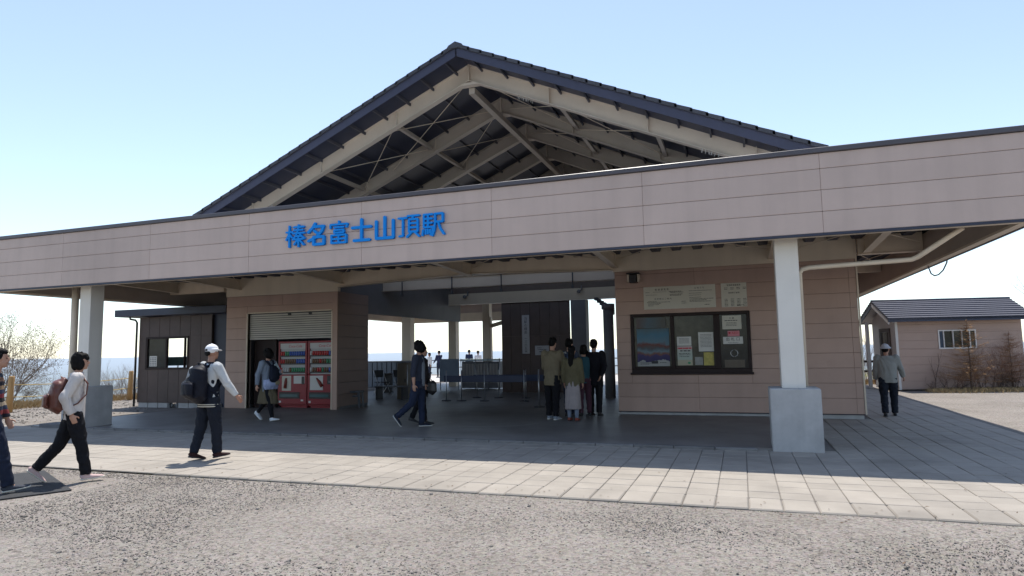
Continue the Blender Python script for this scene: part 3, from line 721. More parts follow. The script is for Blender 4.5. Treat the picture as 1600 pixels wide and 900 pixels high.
# ================================================================== brown hut on the left
hut = thing('storage_hut', 'dark brown boarded hut with sliding window and flat roof left of the vending alcove', 'hut', (0, 0, 0))
HX0, HX1, HY, HZ = -17.95, -15.05, 5.35, 2.78
q = MB(); q.box(HX0+.02, -17.62, HY+.03, HY+.1, .12, HZ); q.box(-15.95, HX1, HY+.03, HY+.1, .12, HZ); q.box(-17.62, -15.95, HY+.03, HY+.1, .12, 1.17); q.box(-17.62, -15.95, HY+.03, HY+.1, 2.13, HZ)
q.box(HX0+.02, HX0+.1, HY+.1, 6.25, .12, HZ); q.box(HX0+.02, HX0+.1, 6.25, 7.32, .12, 1.0); q.box(HX0+.02, HX0+.1, 6.25, 7.32, 2.4, HZ); q.box(HX1-.1, HX1, HY+.1, 7.4, .12, HZ)
q.box(HX0+.02, -16.95, 7.32, 7.4, .12, HZ); q.box(-15.9, HX1, 7.32, 7.4, .12, HZ); q.box(-16.95, -15.9, 7.32, 7.4, .12, 1.0); q.box(-16.95, -15.9, 7.32, 7.4, 2.5, HZ)
wl = q.build('wall', M_BROWND, hut)
bw_ = .415; x = HX0; 
while x < HX1-.05:
    e = min(x+bw_, HX1)
    for c, d in ((.125, 1.15), (1.15, 2.15), (2.15, HZ)):
        if c == 1.15 and e > -17.62 and x < -15.95:
            for a, b in ((x, -17.63), (-15.94, e)):
                if b-a > .03: q = MB(); q.cbox(a+.004, b-.004, HY, HY+.028, c, d, .003); q.build('wall_board', M_BROWN, wl)
            continue
        q = MB(); q.cbox(x+.004, e-.004, HY, HY+.028, c+(.001 if c > .2 else 0), d, .003); q.build('wall_board', M_BROWN, wl)
    x = e
q = MB()
for a in ((-17.65, -15.92, 2.09, 2.15), (-17.65, -15.92, 1.14, 1.2), (-17.65, -17.57, 1.2, 2.09), (-15.98, -15.92, 1.2, 2.09), (-16.84, -16.78, 1.2, 2.09), (-16.10, -16.07, 1.2, 2.09)):
    q.cbox(a[0], a[1], HY-.02, HY+.06, a[2], a[3], .004)
wf = q.build('window', M_BROWND, hut)
q = MB(); q.box(-17.57, -16.84, HY+.02, HY+.028, 1.2, 2.09); q.build('pane', M_GLASSD, wf)
q = MB(); q.box(-15.13, -14.25, 5.45, 5.55, -.02, 3.0); q.build('gap_shade', M_NAVY, hut)  # dark sheet added for the shadow in the gap beside the alcove block
q = MB(); q.cbox(-18.62, -14.22, 5.0, 7.7, 2.80, 3.02, .01); rf2 = q.build('roof', M_NAVY, hut)
q = MB(); q.tube([(-18.2, 5.2, 2.84), (-18.18, 5.2, 2.73), (-18.05, 5.28, 2.70), (-17.99, 5.29, 2.62), (-18.0, 5.29, .0)], .032, 8); q.build('downpipe', M_BLACK, hut)
bl = MB(); bl.cbox(-.19, .19, 0, .12, 0, .15, .006); blm = bl.mesh('concrete_block'); blm.materials.append(M_CONC)
for k in range(8):
    if k in (3, 6): continue
    o = link('concrete_block', blm, hut); o.location = (-17.72+k*.405, HY+.02, -.03)
vb = MB(); vb.cbox(-.19, -.13, 0, .1, 0, .15, .004); vb.cbox(.13, .19, 0, .1, 0, .15, .004)
for dx in (-.07, .07): vb.ball((dx, .05, .075), (.05, .03, .06), 8, 6)
vbm = vb.mesh('vent_block'); vbm.materials.append(M_CONCD)
for k in (3, 6):
    o = link('vent_block', vbm, hut); o.location = (-17.72+k*.405, HY+.02, -.03)
cal = thing('calendar_sheet', 'small white table of dates taped in the dark hut window', 'notice', (-17.35, HY+.016, 1.40))
q = MB(); q.box(-.15, .15, -.002, .002, -.16, .16); q.build('sheet', M_PAPER, cal)
q = MB()
for i in range(4):
    for j in range(5): q.box(-.12+.065*i, -.08+.065*i, -.004, -.0025, -.13+.055*j, -.105+.055*j)
tag(q.build('print', M_INK, cal), kind='stuff')
gp = thing('teal_board', 'small teal panel standing behind the clear right half of the hut window', 'panel', (-17.35, 6.32, 1.66), rad(46))
q = MB(); q.cbox(-.42, .42, -.02, .02, -.42, -.14, .005); q.build('board', mat('teal board', (.10, .22, .24), .5, .3, 5), gp)
q = MB(); q.tube([(.0, 0, -.42), (0, 0, -1.6)], .02, 6); q.build('leg', M_STEEL, gp)
slab = MB(); slab.cbox(-14.92, -14.24, .24, .66, -.05, .085, .01)
tag(slab.build('step_slab', M_CONCD), 'flat dark concrete step slab beside the left pedestal', 'slab')

# ================================================================== hut on the right
ht = thing('service_hut', 'pinkish hut with shingled gable roof and white framed window beyond the hall', 'hut', (4.95, 14.9, 0), rad(13))
HL, HWd, HH = 3.98, 1.75, 2.38
q = MB(); q.box(.02, HL-.02, .016, HWd, .0, HH); q.prism([(.016, HH), (HWd-.016, HH), (HWd/2, HH+.42)], .03, HL-.03, 'x'); hw_ = q.build('wall', M_JOINT, ht)
M_HUT = mat('hut siding', (.40, .285, .235), .6, .05, 2, .05, 80, rnd=.02, dirt=.08)
for k in range(9):
    z0 = .02+k*.27; z1 = min(z0+.267, HH)
    def piece(a, b, c, d):
        q = MB(); q.cbox(a, b, 0, .015, c, d, .004); q.build('siding_board', M_HUT, hw_)
    if z1 > 1.34 and z0 < 1.98:
        lo, hi = max(z0, 1.34), min(z1, 1.98)
        if z0 < 1.34: piece(.02, HL-.02, z0, 1.34)
        if z1 > 1.98: piece(.02, HL-.02, 1.98, z1)
        piece(.02, 1.33, lo, hi); piece(2.52, HL-.02, lo, hi)
    else: piece(.02, HL-.02, z0, z1)
q = MB(); q.box(-.012, .0, .0, HWd, 0, HH); q.prism([(.0, HH), (HWd, HH), (HWd/2, HH+.42)], -.012, .0, 'x'); q.box(-.02, .06, -.02, .03, 0, HH); gw = q.build('gable_wall', mat('white painted board', (.62, .60, .58), .6, .05, 2, dirt=.1), ht)
q = MB()
for a in ((1.33, 2.52, 1.94, 1.98), (1.33, 2.52, 1.34, 1.39), (1.33, 1.37, 1.39, 1.94), (2.48, 2.52, 1.39, 1.94), (1.49, 1.52, 1.39, 1.94), (1.78, 1.815, 1.39, 1.94), (2.30, 2.34, 1.39, 1.94), (2.06, 2.085, 1.39, 1.94)):
    q.cbox(a[0], a[1], -.03, .03, a[2], a[3], .004)
hwn = q.build('window', mat('white sash', (.72, .70, .68), .4, .03), ht)
q = MB(); q.box(1.37, 2.48, .012, .02, 1.39, 1.94); q.build('pane', M_GLASSL, hwn)
q = MB(); q.box(1.38, 1.49, .004, .010, 1.39, 1.94); q.build('side_curtain', mat('dark curtain', (.05, .07, .10), .7, .1), hwn)
q = MB(); q.cbox(-.05, -.013, .35, 1.15, .05, 2.08, .006); hd = q.build('door', M_BROWN, ht)
q = MB(); q.box(-.058, -.0505, .5, 1.0, .9, 1.95); q.build('pane', M_GLASSD, hd)
q = MB(); q.box(-.07, -.0505, .40, .44, .95, 1.1); q.build('handle', M_STEEL, hd)
q = MB(); q.box(-.33, -.23, 1.5, 1.6, 0, 2.36); q.build('porch_post', gw.data.materials[0], ht)
hr = holder('roof', ht)
ov = .36; eo = .34; rz = 3.06; ez = 2.40
RUN = HWd/2+eo; hs_ = (rz-ez)/RUN
for sg in (-1, 1):
    n = 9
    for k in range(n):
        d0, d1 = RUN*k/n, RUN*(k+1)/n+.03
        q = MB(); ya, yb = HWd/2+sg*d0, HWd/2+sg*d1
        q.prism([(ya, rz-hs_*d0-.07), (yb, rz-hs_*d1-.06), (yb, rz-hs_*d1+.028), (ya, rz-hs_*d0-.012)], -ov, HL+.2, 'x')
        q.build('shingle_course', mat('blue grey shingle', (.085, .086, .108), .85, .12, 9, .3, 90, rnd=.02), hr)
    yb = HWd/2+sg*RUN
    q = MB(); q.box(-ov-.01, HL+.21, min(yb, yb+sg*.03), max(yb, yb+sg*.03), ez-.13, ez+.0); q.build('eave_board', M_NAVY, hr)
    q = MB(); p0, p1 = (HWd/2, rz-.075), (yb, ez-.065)
    q.prism([(p0[0], p0[1]-.14), (p1[0], p1[1]-.14), (p1[0], p1[1]), (p0[0], p0[1])], -ov+.005, -ov+.03, 'x'); q.build('barge_board', M_NAVY if sg > 0 else gw.data.materials[0], hr)
    q = MB(); q.prism([(p0[0], p0[1]-.03), (p1[0], p1[1]-.03), (p1[0], p1[1]), (p0[0], p0[1])], -ov+.03, HL+.18, 'x'); q.build('soffit', gw.data.materials[0], hr)
q = MB(); q.tube([(-ov, HWd/2, rz-.01), (HL+.21, HWd/2, rz-.01)], .05, 8); q.build('ridge_cap', M_NAVY, hr)

# ================================================================== vending machines
M_CANS = [mat('can red', (.45, .03, .03), .3), mat('can green', (.05, .25, .12), .3), mat('can blue', (.04, .10, .40), .3), mat('can brown', (.16, .08, .04), .3), mat('can white', (.5, .5, .5), .3)]
M_DISP = mat('display backing', (.40, .40, .40), .5, .05)
M_TEAL = mat('teal flap', (.05, .12, .13), .2, .1)
can = MB(); can.tube([(0,0,0),(0,0,.012),(0,0,.105),(0,0,.12)], [.024,.031,.031,.024], 8); canm = []
for m_ in M_CANS:
    me = can.mesh('drink_can'); me.materials.append(m_); canm.append(me)
def vending(x0, x1, label, rows, right):
    v = thing('vending_machine', label, 'vending machine', ((x0+x1)/2, 5.32, .03), 0, 'red drinks vending machines in the alcove')
    W = x1-x0; h = 1.88
    q = MB(); q.cbox(-W/2, W/2, .06, .72, .05, h, .012); q.box(-W/2+.05, W/2-.05, .1, .68, 0, .05); q.build('cabinet', M_RED, v)
    q = MB(); q.cbox(-W/2, W/2, 0, .055, .10, .93, .012); q.cbox(-W/2, -W/2+.06, 0, .055, .935, h, .012); q.cbox(W/2-.06, W/2, 0, .055, .935, h, .012); q.cbox(-W/2+.06, W/2-.06, 0, .055, h-.06, h, .01); door = q.build('door', M_RED, v)
    q = MB(); q.box(-W/2+.06, W/2-.06, .05, .058, .94, h-.06); d = q.build('display', M_DISP, v)
    q = MB(); q.box(-W/2+.06, W/2-.06, .02, .05, 1.66, h-.06); hd_ = q.build('header', mat('header panel', (.5, .48, .47), .4), v)
    me = text_mesh('Coca-Cola', .105, .002, shear=.25); me.materials.clear(); me.materials.append(M_REDINK)
    o = link('logo', me, v); o.location = (.08, .017, 1.735); o.rotation_euler = (math.pi/2, 0, 0)
    for r, z in enumerate((1.47, 1.25, 1.01)):
        q = MB(); q.box(-W/2+.06, W/2-.06, .0, .05, z-.03, z-.0); q.build('shelf', M_BLACK, v)
        for k in range(11):
            x = -W/2+.105+k*(W-.21)/10
            o = link('drink_can', canm[rows[r][k]], d); o.location = (x, .022, z+.001)
    if right:
        q = MB(); q.box(-W/2+.09, -W/2+.52, -.004, 0, .50, .90); pp = q.build('poster', M_PAPER, v)
        q = MB(); q.tube([(-.18, -.012, .83), (-.1, -.012, .74), (.0, -.012, .60)], [.02, .045, .05], 8); q.build('bottle_print', mat('cola brown', (.20, .03, .02), .4), v)
        q = MB(); q.cbox(W/2-.33, W/2-.12, -.015, 0, .66, .90, .006); q.build('coin_panel', M_BLACK, v)
        q = MB(); q.box(W/2-.28, W/2-.18, -.018, -.0155, .70, .76); q.build('keypad', M_GREY, v)
    else:
        q = MB(); q.box(W/2-.43, W/2-.06, -.004, 0, .68, .90); q.build('notice_panel', M_PAPER, v)
        q = MB(); q.box(-W/2+.15, -.03, -.004, 0, .48, .90); q.build('poster', M_PAPERB, v)
        q = MB(); q.tube([(-.22, -.012, .55), (-.2, -.012, .74), (-.19, -.012, .84)], [.05, .045, .02], 8); q.build('bottle_print', mat('cola brown', (.20, .03, .02), .4), v)
        q = MB(); q.cbox(W/2-.16, W/2-.07, -.012, 0, .66, .88, .004); q.build('coin_panel', M_BLACK, v)
    q = MB(); q.cbox(-W/2+.06, W/2-.22, -.012, 0, .26, .44, .006); fr = q.build('dispenser', M_BLACK, v)
    q = MB(); q.box(-W/2+.1, W/2-.28, -.017, -.0125, .31, .38); q.build('flap', M_TEAL, fr)
    for a_ in ((W/2-.18, W/2-.1, .19, .235), (-W/2+.05, -W/2+.12, .14, .20)):
        q = MB(); q.box(a_[0], a_[1], -.004, 0, a_[2], a_[3]); q.build('price_sticker', M_PAPER, v)
vending(-12.58, -11.60, 'red drinks vending machine, left of the pair, with a white notice panel', [[0,0,1,1,2,2,2,2,2,2,2],[0,0,3,3,3,3,3,2,2,2,2],[0,4,4,4,3,1,1,1,1,1,1]], False)
vending(-11.57, -10.58, 'red drinks vending machine, right of the pair, with a white bottle poster', [[4,0,0,0,0,0,0,0,2,2,2],[4,3,3,3,0,3,3,1,1,3,3],[4,3,3,0,0,1,3,3,2,1,2]], True)

# ================================================================== notices on the ticket office
def notice(name, label, x0, x1, z0, z1, m, y=4.994, cat='notice'):
    t = thing(name, label, cat, ((x0+x1)/2, y, (z0+z1)/2)); W, H = x1-x0, z1-z0
    q = MB(); q.cbox(-W/2, W/2, -.008, .004, -H/2, H/2, .003); q.build('board', m, t); return t, W, H
def print_lines(t, rows, m=M_INK, y=-.0105, name='print'):
    """rows of tiny print: (x0, x1, z, height); words as short dashes"""
    q = MB(); r = random.Random(int(abs(rows[0][0])*1e4)+len(rows))
    for x0, x1, z, h in rows:
        x = x0
        while x < x1:
            wd = r.uniform(.6, 2.4)*h*1.6; e = min(x+wd, x1); q.box(x, e, y, y+.002, z-h/2, z+h/2); x = e+h*r.uniform(.3, .9)
    return tag(q.build(name, m, t), kind='stuff')
t, W, H = notice('fare_board', 'wide cream notice board of fares in small print above the ticket window', -2.075, -.485, 2.42, 2.94, M_PAPERB)
lettering('普 通 運 賃 表', .052, (-.38, -.0095, .185), M_INK, t); lettering('お 知 ら せ', .045, (.45, -.0095, .19), M_INK, t); lettering('手 荷 物 の ご 案 内', .045, (-.36, -.0095, -.03), M_INK, t)
print_lines(t, [(-.75, -.66, .13, .008), (-.58, -.28, .135, .006), (-.22, .05, .135, .012), (-.2, .1, .112, .012), (-.75, -.5, .07, .006), (-.2, .08, .07, .012), (-.2, .05, .045, .012), (-.7, -.5, -.075, .010), (-.72, -.2, -.10, .010), (-.7, -.4, -.13, .010), (-.7, -.45, -.155, .009), (-.7, -.58, -.18, .008),
              (.22, .72, .13, .009), (.22, .5, .075, .008), (.22, .48, .03, .008), (.23, .48, -.02, .009), (.23, .75, -.055, .010), (.23, .6, -.085, .012), (.23, .7, -.115, .009), (.05, .15, -.1, .01), (.05, .16, -.14, .01), (.55, .66, -.19, .012)])
t, W, H = notice('timetable_board', 'squarish cream timetable board right of the wide fare board', -.365, .172, 2.41, 2.945, M_PAPERB)
lettering('普通索道運賃表', .042, (.0, -.0095, .215), M_INK, t); lettering('団体割引運賃', .040, (.0, -.0095, .045), M_INK, t)
print_lines(t, [(-.2+.13*i, -.13+.13*i, .16-.03*j-(.19 if j > 1 else 0), .010) for i in range(4) for j in range(8)]+[(.05, .2, -.23, .012)])
# behind the panes
M_POSTER = ramp_mat('autumn mountain print', [(0, (0.340, 0.348, 0.340)), (.13, (0.340, 0.348, 0.340)), (.14, (0.034, 0.027, 0.102)), (.27, (0.051, 0.037, 0.119)), (.33, (0.170, 0.071, 0.051)), (.40, (0.136, 0.204, 0.246)), (.48, (0.076, 0.085, 0.093)), (.56, (0.145, 0.043, 0.034)), (.64, (0.111, 0.187, 0.238)), (.82, (0.068, 0.170, 0.246)), (1, (0.085, 0.136, 0.162))], 'z', -.42, .42, .5, .30, 5)
t, W, H = notice('mountain_poster', 'autumn mountain poster in the left pane of the ticket window', -2.27, -1.54, 1.12, 1.98, M_POSTER, 5.024, 'poster')
q = MB(); q.box(-.05, .10, -.011, -.0085, -.37, -.31); q.build('caption_box', M_INK, t)
print_lines(t, [(-.30, -.1, -.335, .01), (-.30, -.06, -.36, .01), (-.30, -.1, -.385, .008), (.14, .3, -.35, .012)])
t, W, H = notice('poster', 'brown toned poster above the autumn mountain poster in the left pane', -2.27, -1.60, 1.99, 2.235, ramp_mat('brown blue print', [(0, (.075, .045, .04)), (.4, (.05, .085, .11)), (1, (.06, .055, .045))], 'x', -.33, .33, .3, .5, 6), 5.024, 'poster')
t, W, H = notice('notice_sheet', 'upper white sheet in the middle pane, above the colourful handbill', -1.37, -1.055, 1.575, 1.78, M_PAPER, 5.020); print_lines(t, [(-.11, .11, .06-.025*j, .008) for j in range(5)])
t, W, H = notice('handbill', 'pale handbill with red and green headline at the foot of the middle pane', -1.37, -1.045, 1.135, 1.565, ramp_mat('handbill print', [(0, (.42, .38, .28)), (.28, (.42, .40, .30)), (.30, (.40, .47, .42)), (.85, (.46, .48, .44)), (.86, (.5, .2, .2)), (1, (.55, .5, .48))], 'z', -.215, .215, .5, .02, 5), 5.020)
print_lines(t, [(-.14, .14, .165, .03)], M_REDINK, name='headline'); print_lines(t, [(-.1, .13, .11, .025), (-.13, .12, .05, .014), (-.13, .12, .02, .014), (-.12, .1, -.02, .012)])
q = MB(); q.ball((.09, -.004, -.16), (.04, .008, .03), 10, 6); q.build('green_mark', M_CANS[1], t)
t, W, H = notice('notice_sheet', 'large white sheet at the right edge of the middle pane', -.90, -.575, 1.44, 1.87, M_PAPER, 5.020); print_lines(t, [(-.12, .12, .16-.03*j, .009) for j in range(10)])
t, W, H = notice('yellow_flyer', 'yellow flyer below the large white sheet in the middle pane', -.80, -.585, 1.13, 1.42, mat('yellow flyer', (.45, .38, .10), .6, .35, 8), 5.020, 'flyer')
t, W, H = notice('grey_flyer', 'plain grey flyer left of the yellow flyer', -.99, -.82, 1.14, 1.32, mat('grey flyer', (.28, .28, .27), .6, .2, 8), 5.020, 'flyer')
t, W, H = notice('bulletin', 'cream bulletin at the top of the narrow right pane', -.375, .03, 1.92, 2.225, M_PAPERB, 5.024); lettering('お 願', .045, (.0, -.0095, .09), M_INK, t); print_lines(t, [(-.15, .12, .04, .016), (-.12, .1, -.01, .010), (-.12, .1, -.04, .010), (-.12, .1, -.07, .010)])
t, W, H = notice('aed_sticker', 'pink AED sticker between the bulletin and the ticket counter plate', -.27, -.02, 1.765, 1.885, M_PINK, 5.026, 'sticker')
lettering('AED', .075, (.03, -.0095, .01), M_REDINK, t); q = MB(); q.ball((-.085, -.009, .012), (.024, .003, .024), 10, 6); q.build('heart_mark', M_REDINK, t)
t, W, H = notice('ticket_counter_plate', 'white plate reading 出札口 above the speaking hole', -.375, .045, 1.595, 1.755, M_PAPER, 5.026, 'sign')
lettering('出 札 口', .085, (0, -.0095, .022), M_INK, t); lettering('Ticket Window', .034, (0, -.0095, -.052), M_INK, t)
sp = thing('wall_speaker', 'black box loudspeaker with pale cheeks high on the ticket office wall', 'loudspeaker', (-2.28, 4.985, 3.15))
q = MB(); q.cbox(-.085, .085, -.2, 0, -.11, .09, .015); q.build('case', M_BLACK, sp)
for s_ in (-1, 1): q = MB(); q.cbox(s_*.115-.025, s_*.115+.025, -.16, 0, -.09, .09, .01); q.build('cheek', M_CREAM, sp)
q = MB(); q.cbox(-.15, .15, -.22, 0, .095, .12, .005); q.build('hood', M_BLACK, sp)
# signs on the back wall
t, W, H = notice('elevation_sign', 'tall white sign of the station height on the brown back wall', -7.50, -7.22, 1.42, 2.82, mat('weathered white board', (.40, .40, .41), .6, .05), 12.31, 'sign')
t.location.x += .0
for i, ch in enumerate('当駅の標高'): lettering(ch, .125, (0, -.0095, .57-.128*i), M_INK, t)
for i, ch in enumerate('一三六五'): lettering(ch, .115, (0, -.0095, -.16-.115*i), M_INK, t)
lettering('米', .115, (0, -.0095, -.62), M_INK, t)
t, W, H = notice('small_notice', 'small pale notice on the brown back wall, right of the tall white sign', -7.02, -6.50, 1.36, 1.70, mat('grey notice', (.36, .36, .38), .6, .05), 12.31)
print_lines(t, [(-.18, -.02, .09, .02), (-.16, .18, .03, .02), (-.1, .18, -.05, .03)])

# ================================================================== furniture in the hall
def stool(x, y, w_, h, m, label, rz=0):
    t = thing('stool', label, 'stool', (x, y, .03), rz)
    q = MB(); q.cbox(-w_/2, w_/2, -.16, .16, h-.05, h, .012); q.build('seat', m, t)
    for a in (-1, 1):
        for b in (-1, 1):
            q = MB(); q.bar((a*(w_/2-.05), b*.12, h-.05), (a*(w_/2-.02), b*.14, 0), .05, .05); q.build('leg', m, t)
    q = MB(); q.box(-w_/2+.05, w_/2-.05, -.02, .02, h-.17, h-.13); q.build('stretcher', m, t)
    return t
stool(-10.33, 5.75, .50, .46, mat('grey stool', (.09, .10, .12), .5, .1), 'grey plastic stool standing at the corner of the vending alcove', rad(8))
def bench(x, y, L, label):
    t = thing('bench', label, 'bench', (x, y, .03))
    q = MB(); q.cbox(-L/2, L/2, -.2, .2, .40, .44, .01); q.build('seat', M_GREY, t)
    for a in (-1, 1): q = MB(); q.cbox(a*L/2*.85-.04, a*L/2*.85+.04, -.17, .17, 0, .40, .008); q.build('leg', M_DARK, t)
bench(-10.75, 8.6, 1.1, 'dark low bench behind the vending alcove')
def chair(x, y, rz, label):
    t = thing('folding_chair', label, 'chair', (x, y, .03), rz, 'dark folding chairs stacked by the low wall')
    q = MB(); q.cbox(-.21, .21, -.2, .2, .43, .46, .01); q.build('seat', M_DARK, t)
    q = MB(); q.cbox(-.2, .2, .20, .225, .62, .88, .01); q.build('backrest', M_DARK, t)
    for a in (-1, 1):
        for (y0, z0, y1, z1) in ((.26, .9, -.2, 0), (-.16, .45, .26, 0)):
            q = MB(); q.tube([(a*.21, y0, z0), (a*.21, y1, z1)], .012, 6); q.build('leg', M_STEEL, t)
chair(-12.4, 10.8, rad(70), 'dark folding chair left of the others by the low wall')
chair(-11.7, 10.9, rad(55), 'dark folding chair between two others by the low wall')
chair(-11.1, 10.7, rad(80), 'dark folding chair nearest the wooden cabinet')
q = MB(); q.cbox(-.9, .9, -.35, .35, .70, .74, .01); 
tb = thing('table', 'dark folding table behind the folding chairs', 'table', (-12.0, 11.9, .03)); q.build('tabletop', M_DARK, tb)
for a in (-.8, .8): q = MB(); q.box(a-.02, a+.02, -.3, .3, 0, .7); q.build('leg', M_DARK, tb)
cb = thing('wooden_cabinet', 'brown wooden cabinet with a pale top behind the walking couple', 'cabinet', (-10.42, 8.9, .03))
q = MB(); q.cbox(-.20, .13, -.2, .2, 0, 1.16, .01); q.build('body', M_WOODB, cb)
q = MB(); q.cbox(-.24, .18, -.22, .22, 1.165, 1.20, .008); q.build('top', M_GREY, cb)
q = MB(); q.tube([(.16, -.16, 0), (.16, -.16, 1.1)], .018, 8); q.build('side_rod', M_STEEL, cb)
q = MB(); q.cbox(.09, .12, -.235, -.205, .55, .66, .004); q.build('latch', M_BLACK, cb)
def barrier(x0, x1, y, zt, label, posts, rz=0):
    t = thing('queue_barrier', label, 'barrier', (x0, y, .03), rz, 'navy queue barriers in the hall'); L_ = x1-x0
    q = MB(); q.cbox(0, L_, -.012, .012, zt-.2, zt, .006); q.build('panel', M_BARRIER, t)
    for p in posts:
        q = MB(); q.tube([(p*L_, 0, .02), (p*L_, 0, zt+.16)], .017, 8); q.build('post', M_STEEL, t)
        q = MB(); q.tube([(p*L_, 0, 0), (p*L_, 0, .018), (p*L_, 0, .03)], [.15, .15, .03], 14); q.build('foot', M_DARK, t)
barrier(-8.75, -6.05, 8.3, .77, 'navy queue barrier panel on thin posts, left and nearer the glass counter', (.03, .22, .50, .97))
barrier(-8.3, -5.4, 9.6, .74, 'navy queue barrier panel on thin posts, set behind the first one', (.04, .3, .62, .96))
pp = thing('rope_post', 'slim grey queue post left of the beige jacket man', 'post', (-5.12, 6.5, .03))
q = MB(); q.tube([(0, 0, .02), (0, 0, 1.0)], .02, 8); q.build('pole', M_STEEL, pp); q = MB(); q.tube([(0,0,0),(0,0,.02),(0,0,.03)], [.16,.16,.03], 14); q.build('foot', M_DARK, pp)
gc = thing('glass_counter', 'long counter with a glass top and grey slatted front under the bright opening', 'counter', (-9.95, 14.0, .03))
q = MB(); q.box(-.7, .92, 0, .5, .05, 1.10); fr = q.build('body', M_GREY, gc)
for k in range(12):
    q = MB(); q.cbox(-.66+.128*k, -.56+.128*k, -.025, 0, .25, 1.02, .004); q.build('slat', mat('grey slat', (.32, .30, .29), .5, .1, rnd=.1), fr)
q = MB(); q.cbox(-.75, .97, -.06, .55, 1.12, 1.20, .008); q.build('top', mat('pale glass top', (.5, .6, .64), .12, .1), gc)
for x in (-.72, -.1, .45, .93): q = MB(); q.tube([(x, -.05, 0), (x, -.05, 1.22)], .018, 8); q.build('post', M_STEEL, gc)
scn = thing('screen_panel', 'blue grey screen panel left of the glass counter', 'screen', (-11.15, 13.9, .03))
q = MB(); q.cbox(-.45, .40, 0, .03, .30, 1.22, .006); q.build('panel', mat('blue grey panel', (.22, .27, .34), .25, .1), scn)
for x in (-.43, .38): q = MB(); q.tube([(x, .05, 0), (x, .05, 1.22)], .02, 8); q.build('post', M_STEEL, scn)
# mat
mt = MB(); mt.cbox(-1.15, .72, -.47, .47, 0, .014, .004)
o = mt.build('rubber_mat', M_MAT); tag(o, 'black rubber mat lying on the gravel under the walkers', 'mat'); o.location = (-8.33, -4.62, -.016); o.rotation_euler = (0, 0, rad(-27))

# ================================================================== fences
rf = thing('rope_fence', 'low fence of pale log posts with yellow rope along the left edge', 'fence', (0, 0, 0))
fp = [(-20.5, 3.24), (-21.25, 7.9), (-23.2, 11.5), (-20.6, -1.5), (-21.4, -6)]
for x, y in fp:
    q = MB(); z = -.05; q.tube([(x, y, z), (x+.01, y, .55), (x+.03, y, 1.02), (x+.03, y, 1.04)], [.085, .08, .075, .06], 10); q.build('post', M_WOOD, rf)
order = sorted(fp, key=lambda p: p[1])
for a, b in zip(order[:-1], order[1:]):
    for h in (.42, .78):
        q = MB(); n = 8; q.tube([(a[0]+(b[0]-a[0])*i/n, a[1]+(b[1]-a[1])*i/n, h-.22*(i/n)*(1-i/n)) for i in range(n+1)], .014, 6); q.build('rope', M_ROPE, rf)
lf = thing('rail_fence', 'dark wooden two rail fence between the hall and the right hut', 'fence', (0, 0, 0))
for x in (3.2, 5.02): q = MB(); q.cbox(x-.07, x+.07, 18.6, 18.74, -.1, 1.02, .01); q.build('post', M_BROWND, lf)
for z in (.50, .88): q = MB(); q.cbox(2.0, 4.95, 18.64, 18.70, z-.045, z+.045, .008); q.build('rail', M_BROWND, lf)
dr = thing('deck_railing', 'low railing along the far edge of the sunlit terrace', 'railing', (0, 28.6, 0))
q = MB()
for z in (.55, 1.0): q.box(-21.5, -2.2, -.03, .03, z-.03, z+.03)
q.build('rail', M_GREY, dr)
for k in range(14): q = MB(); x = -21.4+k*1.47; q.box(x-.04, x+.04, -.04, .04, -.05, 1.03); q.build('post', M_GREY, dr)
# ================================================================== people
def fused(name, mb, m, parent, vox, smooth=3, fold=0.0, fscale=9.0, seed=0, up=(1, 1, .35)):
    """fuse the overlapping closed shapes of mb into one continuous skin"""
    me0 = mb.mesh('tmp'); ob = bpy.data.objects.new('tmp', me0); COL.objects.link(ob)
    r = ob.modifiers.new('r', 'REMESH'); r.mode = 'VOXEL'; r.voxel_size = vox
    if smooth: s_ = ob.modifiers.new('s', 'SMOOTH'); s_.iterations = smooth; s_.factor = .5
    dg = bpy.context.evaluated_depsgraph_get(); me = bpy.data.meshes.new_from_object(ob.evaluated_get(dg))
    bpy.data.objects.remove(ob); bpy.data.meshes.remove(me0)
    n = len(me.vertices); co = np.empty(n*3); me.vertices.foreach_get('co', co); co = co.reshape(-1, 3)
    if fold:
        no = np.empty(n*3); me.vertices.foreach_get('normal', no); no = no.reshape(-1, 3)
        p = co*np.array(up)*fscale+seed*3.1
        # cloth folds: warped ridges
        q = p+.9*np.stack([np.sin(p[:, 1]*1.7+p[:, 2]*2.3), np.sin(p[:, 2]*1.9+p[:, 0]*2.1+1), np.sin(p[:, 0]*1.6-p[:, 1]*2.2+2)], 1)
        d = np.sin(q[:, 0]*2.3+q[:, 2]*3.7)*np.sin(q[:, 1]*2.9-q[:, 2]*1.9)+.5*np.sin(q.sum(1)*4.3+np.sin(q[:, 2]*5))
        co = co+no*(d*fold)[:, None]; me.vertices.foreach_set('co', co.reshape(-1))
    me.polygons.foreach_set('use_smooth', [True]*len(me.polygons)); me.materials.clear(); me.materials.append(m); me.update()
    me.name = name
    return link(name, me, parent)

SKIN = mat('skin', (.42, .235, .165), .5, .05, 8, spec=.35)
SKIN2 = mat('warm skin', (.36, .19, .13), .5, .05, 8, spec=.35)
HAIR = mat('black hair', (.006, .005, .005), .7, .3, 20, .5, 90, stretch=(1, 1, .25), spec=.15)
EYE = mat('eye', (.015, .012, .012), .2)
LIP = mat('lip', (.33, .12, .10), .5)
def cloth(name, c, rough=.85, var=.1): return mat(name, c, rough, var, 7, .15, 220, spec=.2)

def rotx(v, a):        # turn forward (+Y) about the X axis, a>0 leans forward
    c, s_ = math.cos(a), math.sin(a); return Vector((v.x, v.y*c+v.z*s_, v.z*c-v.y*s_))

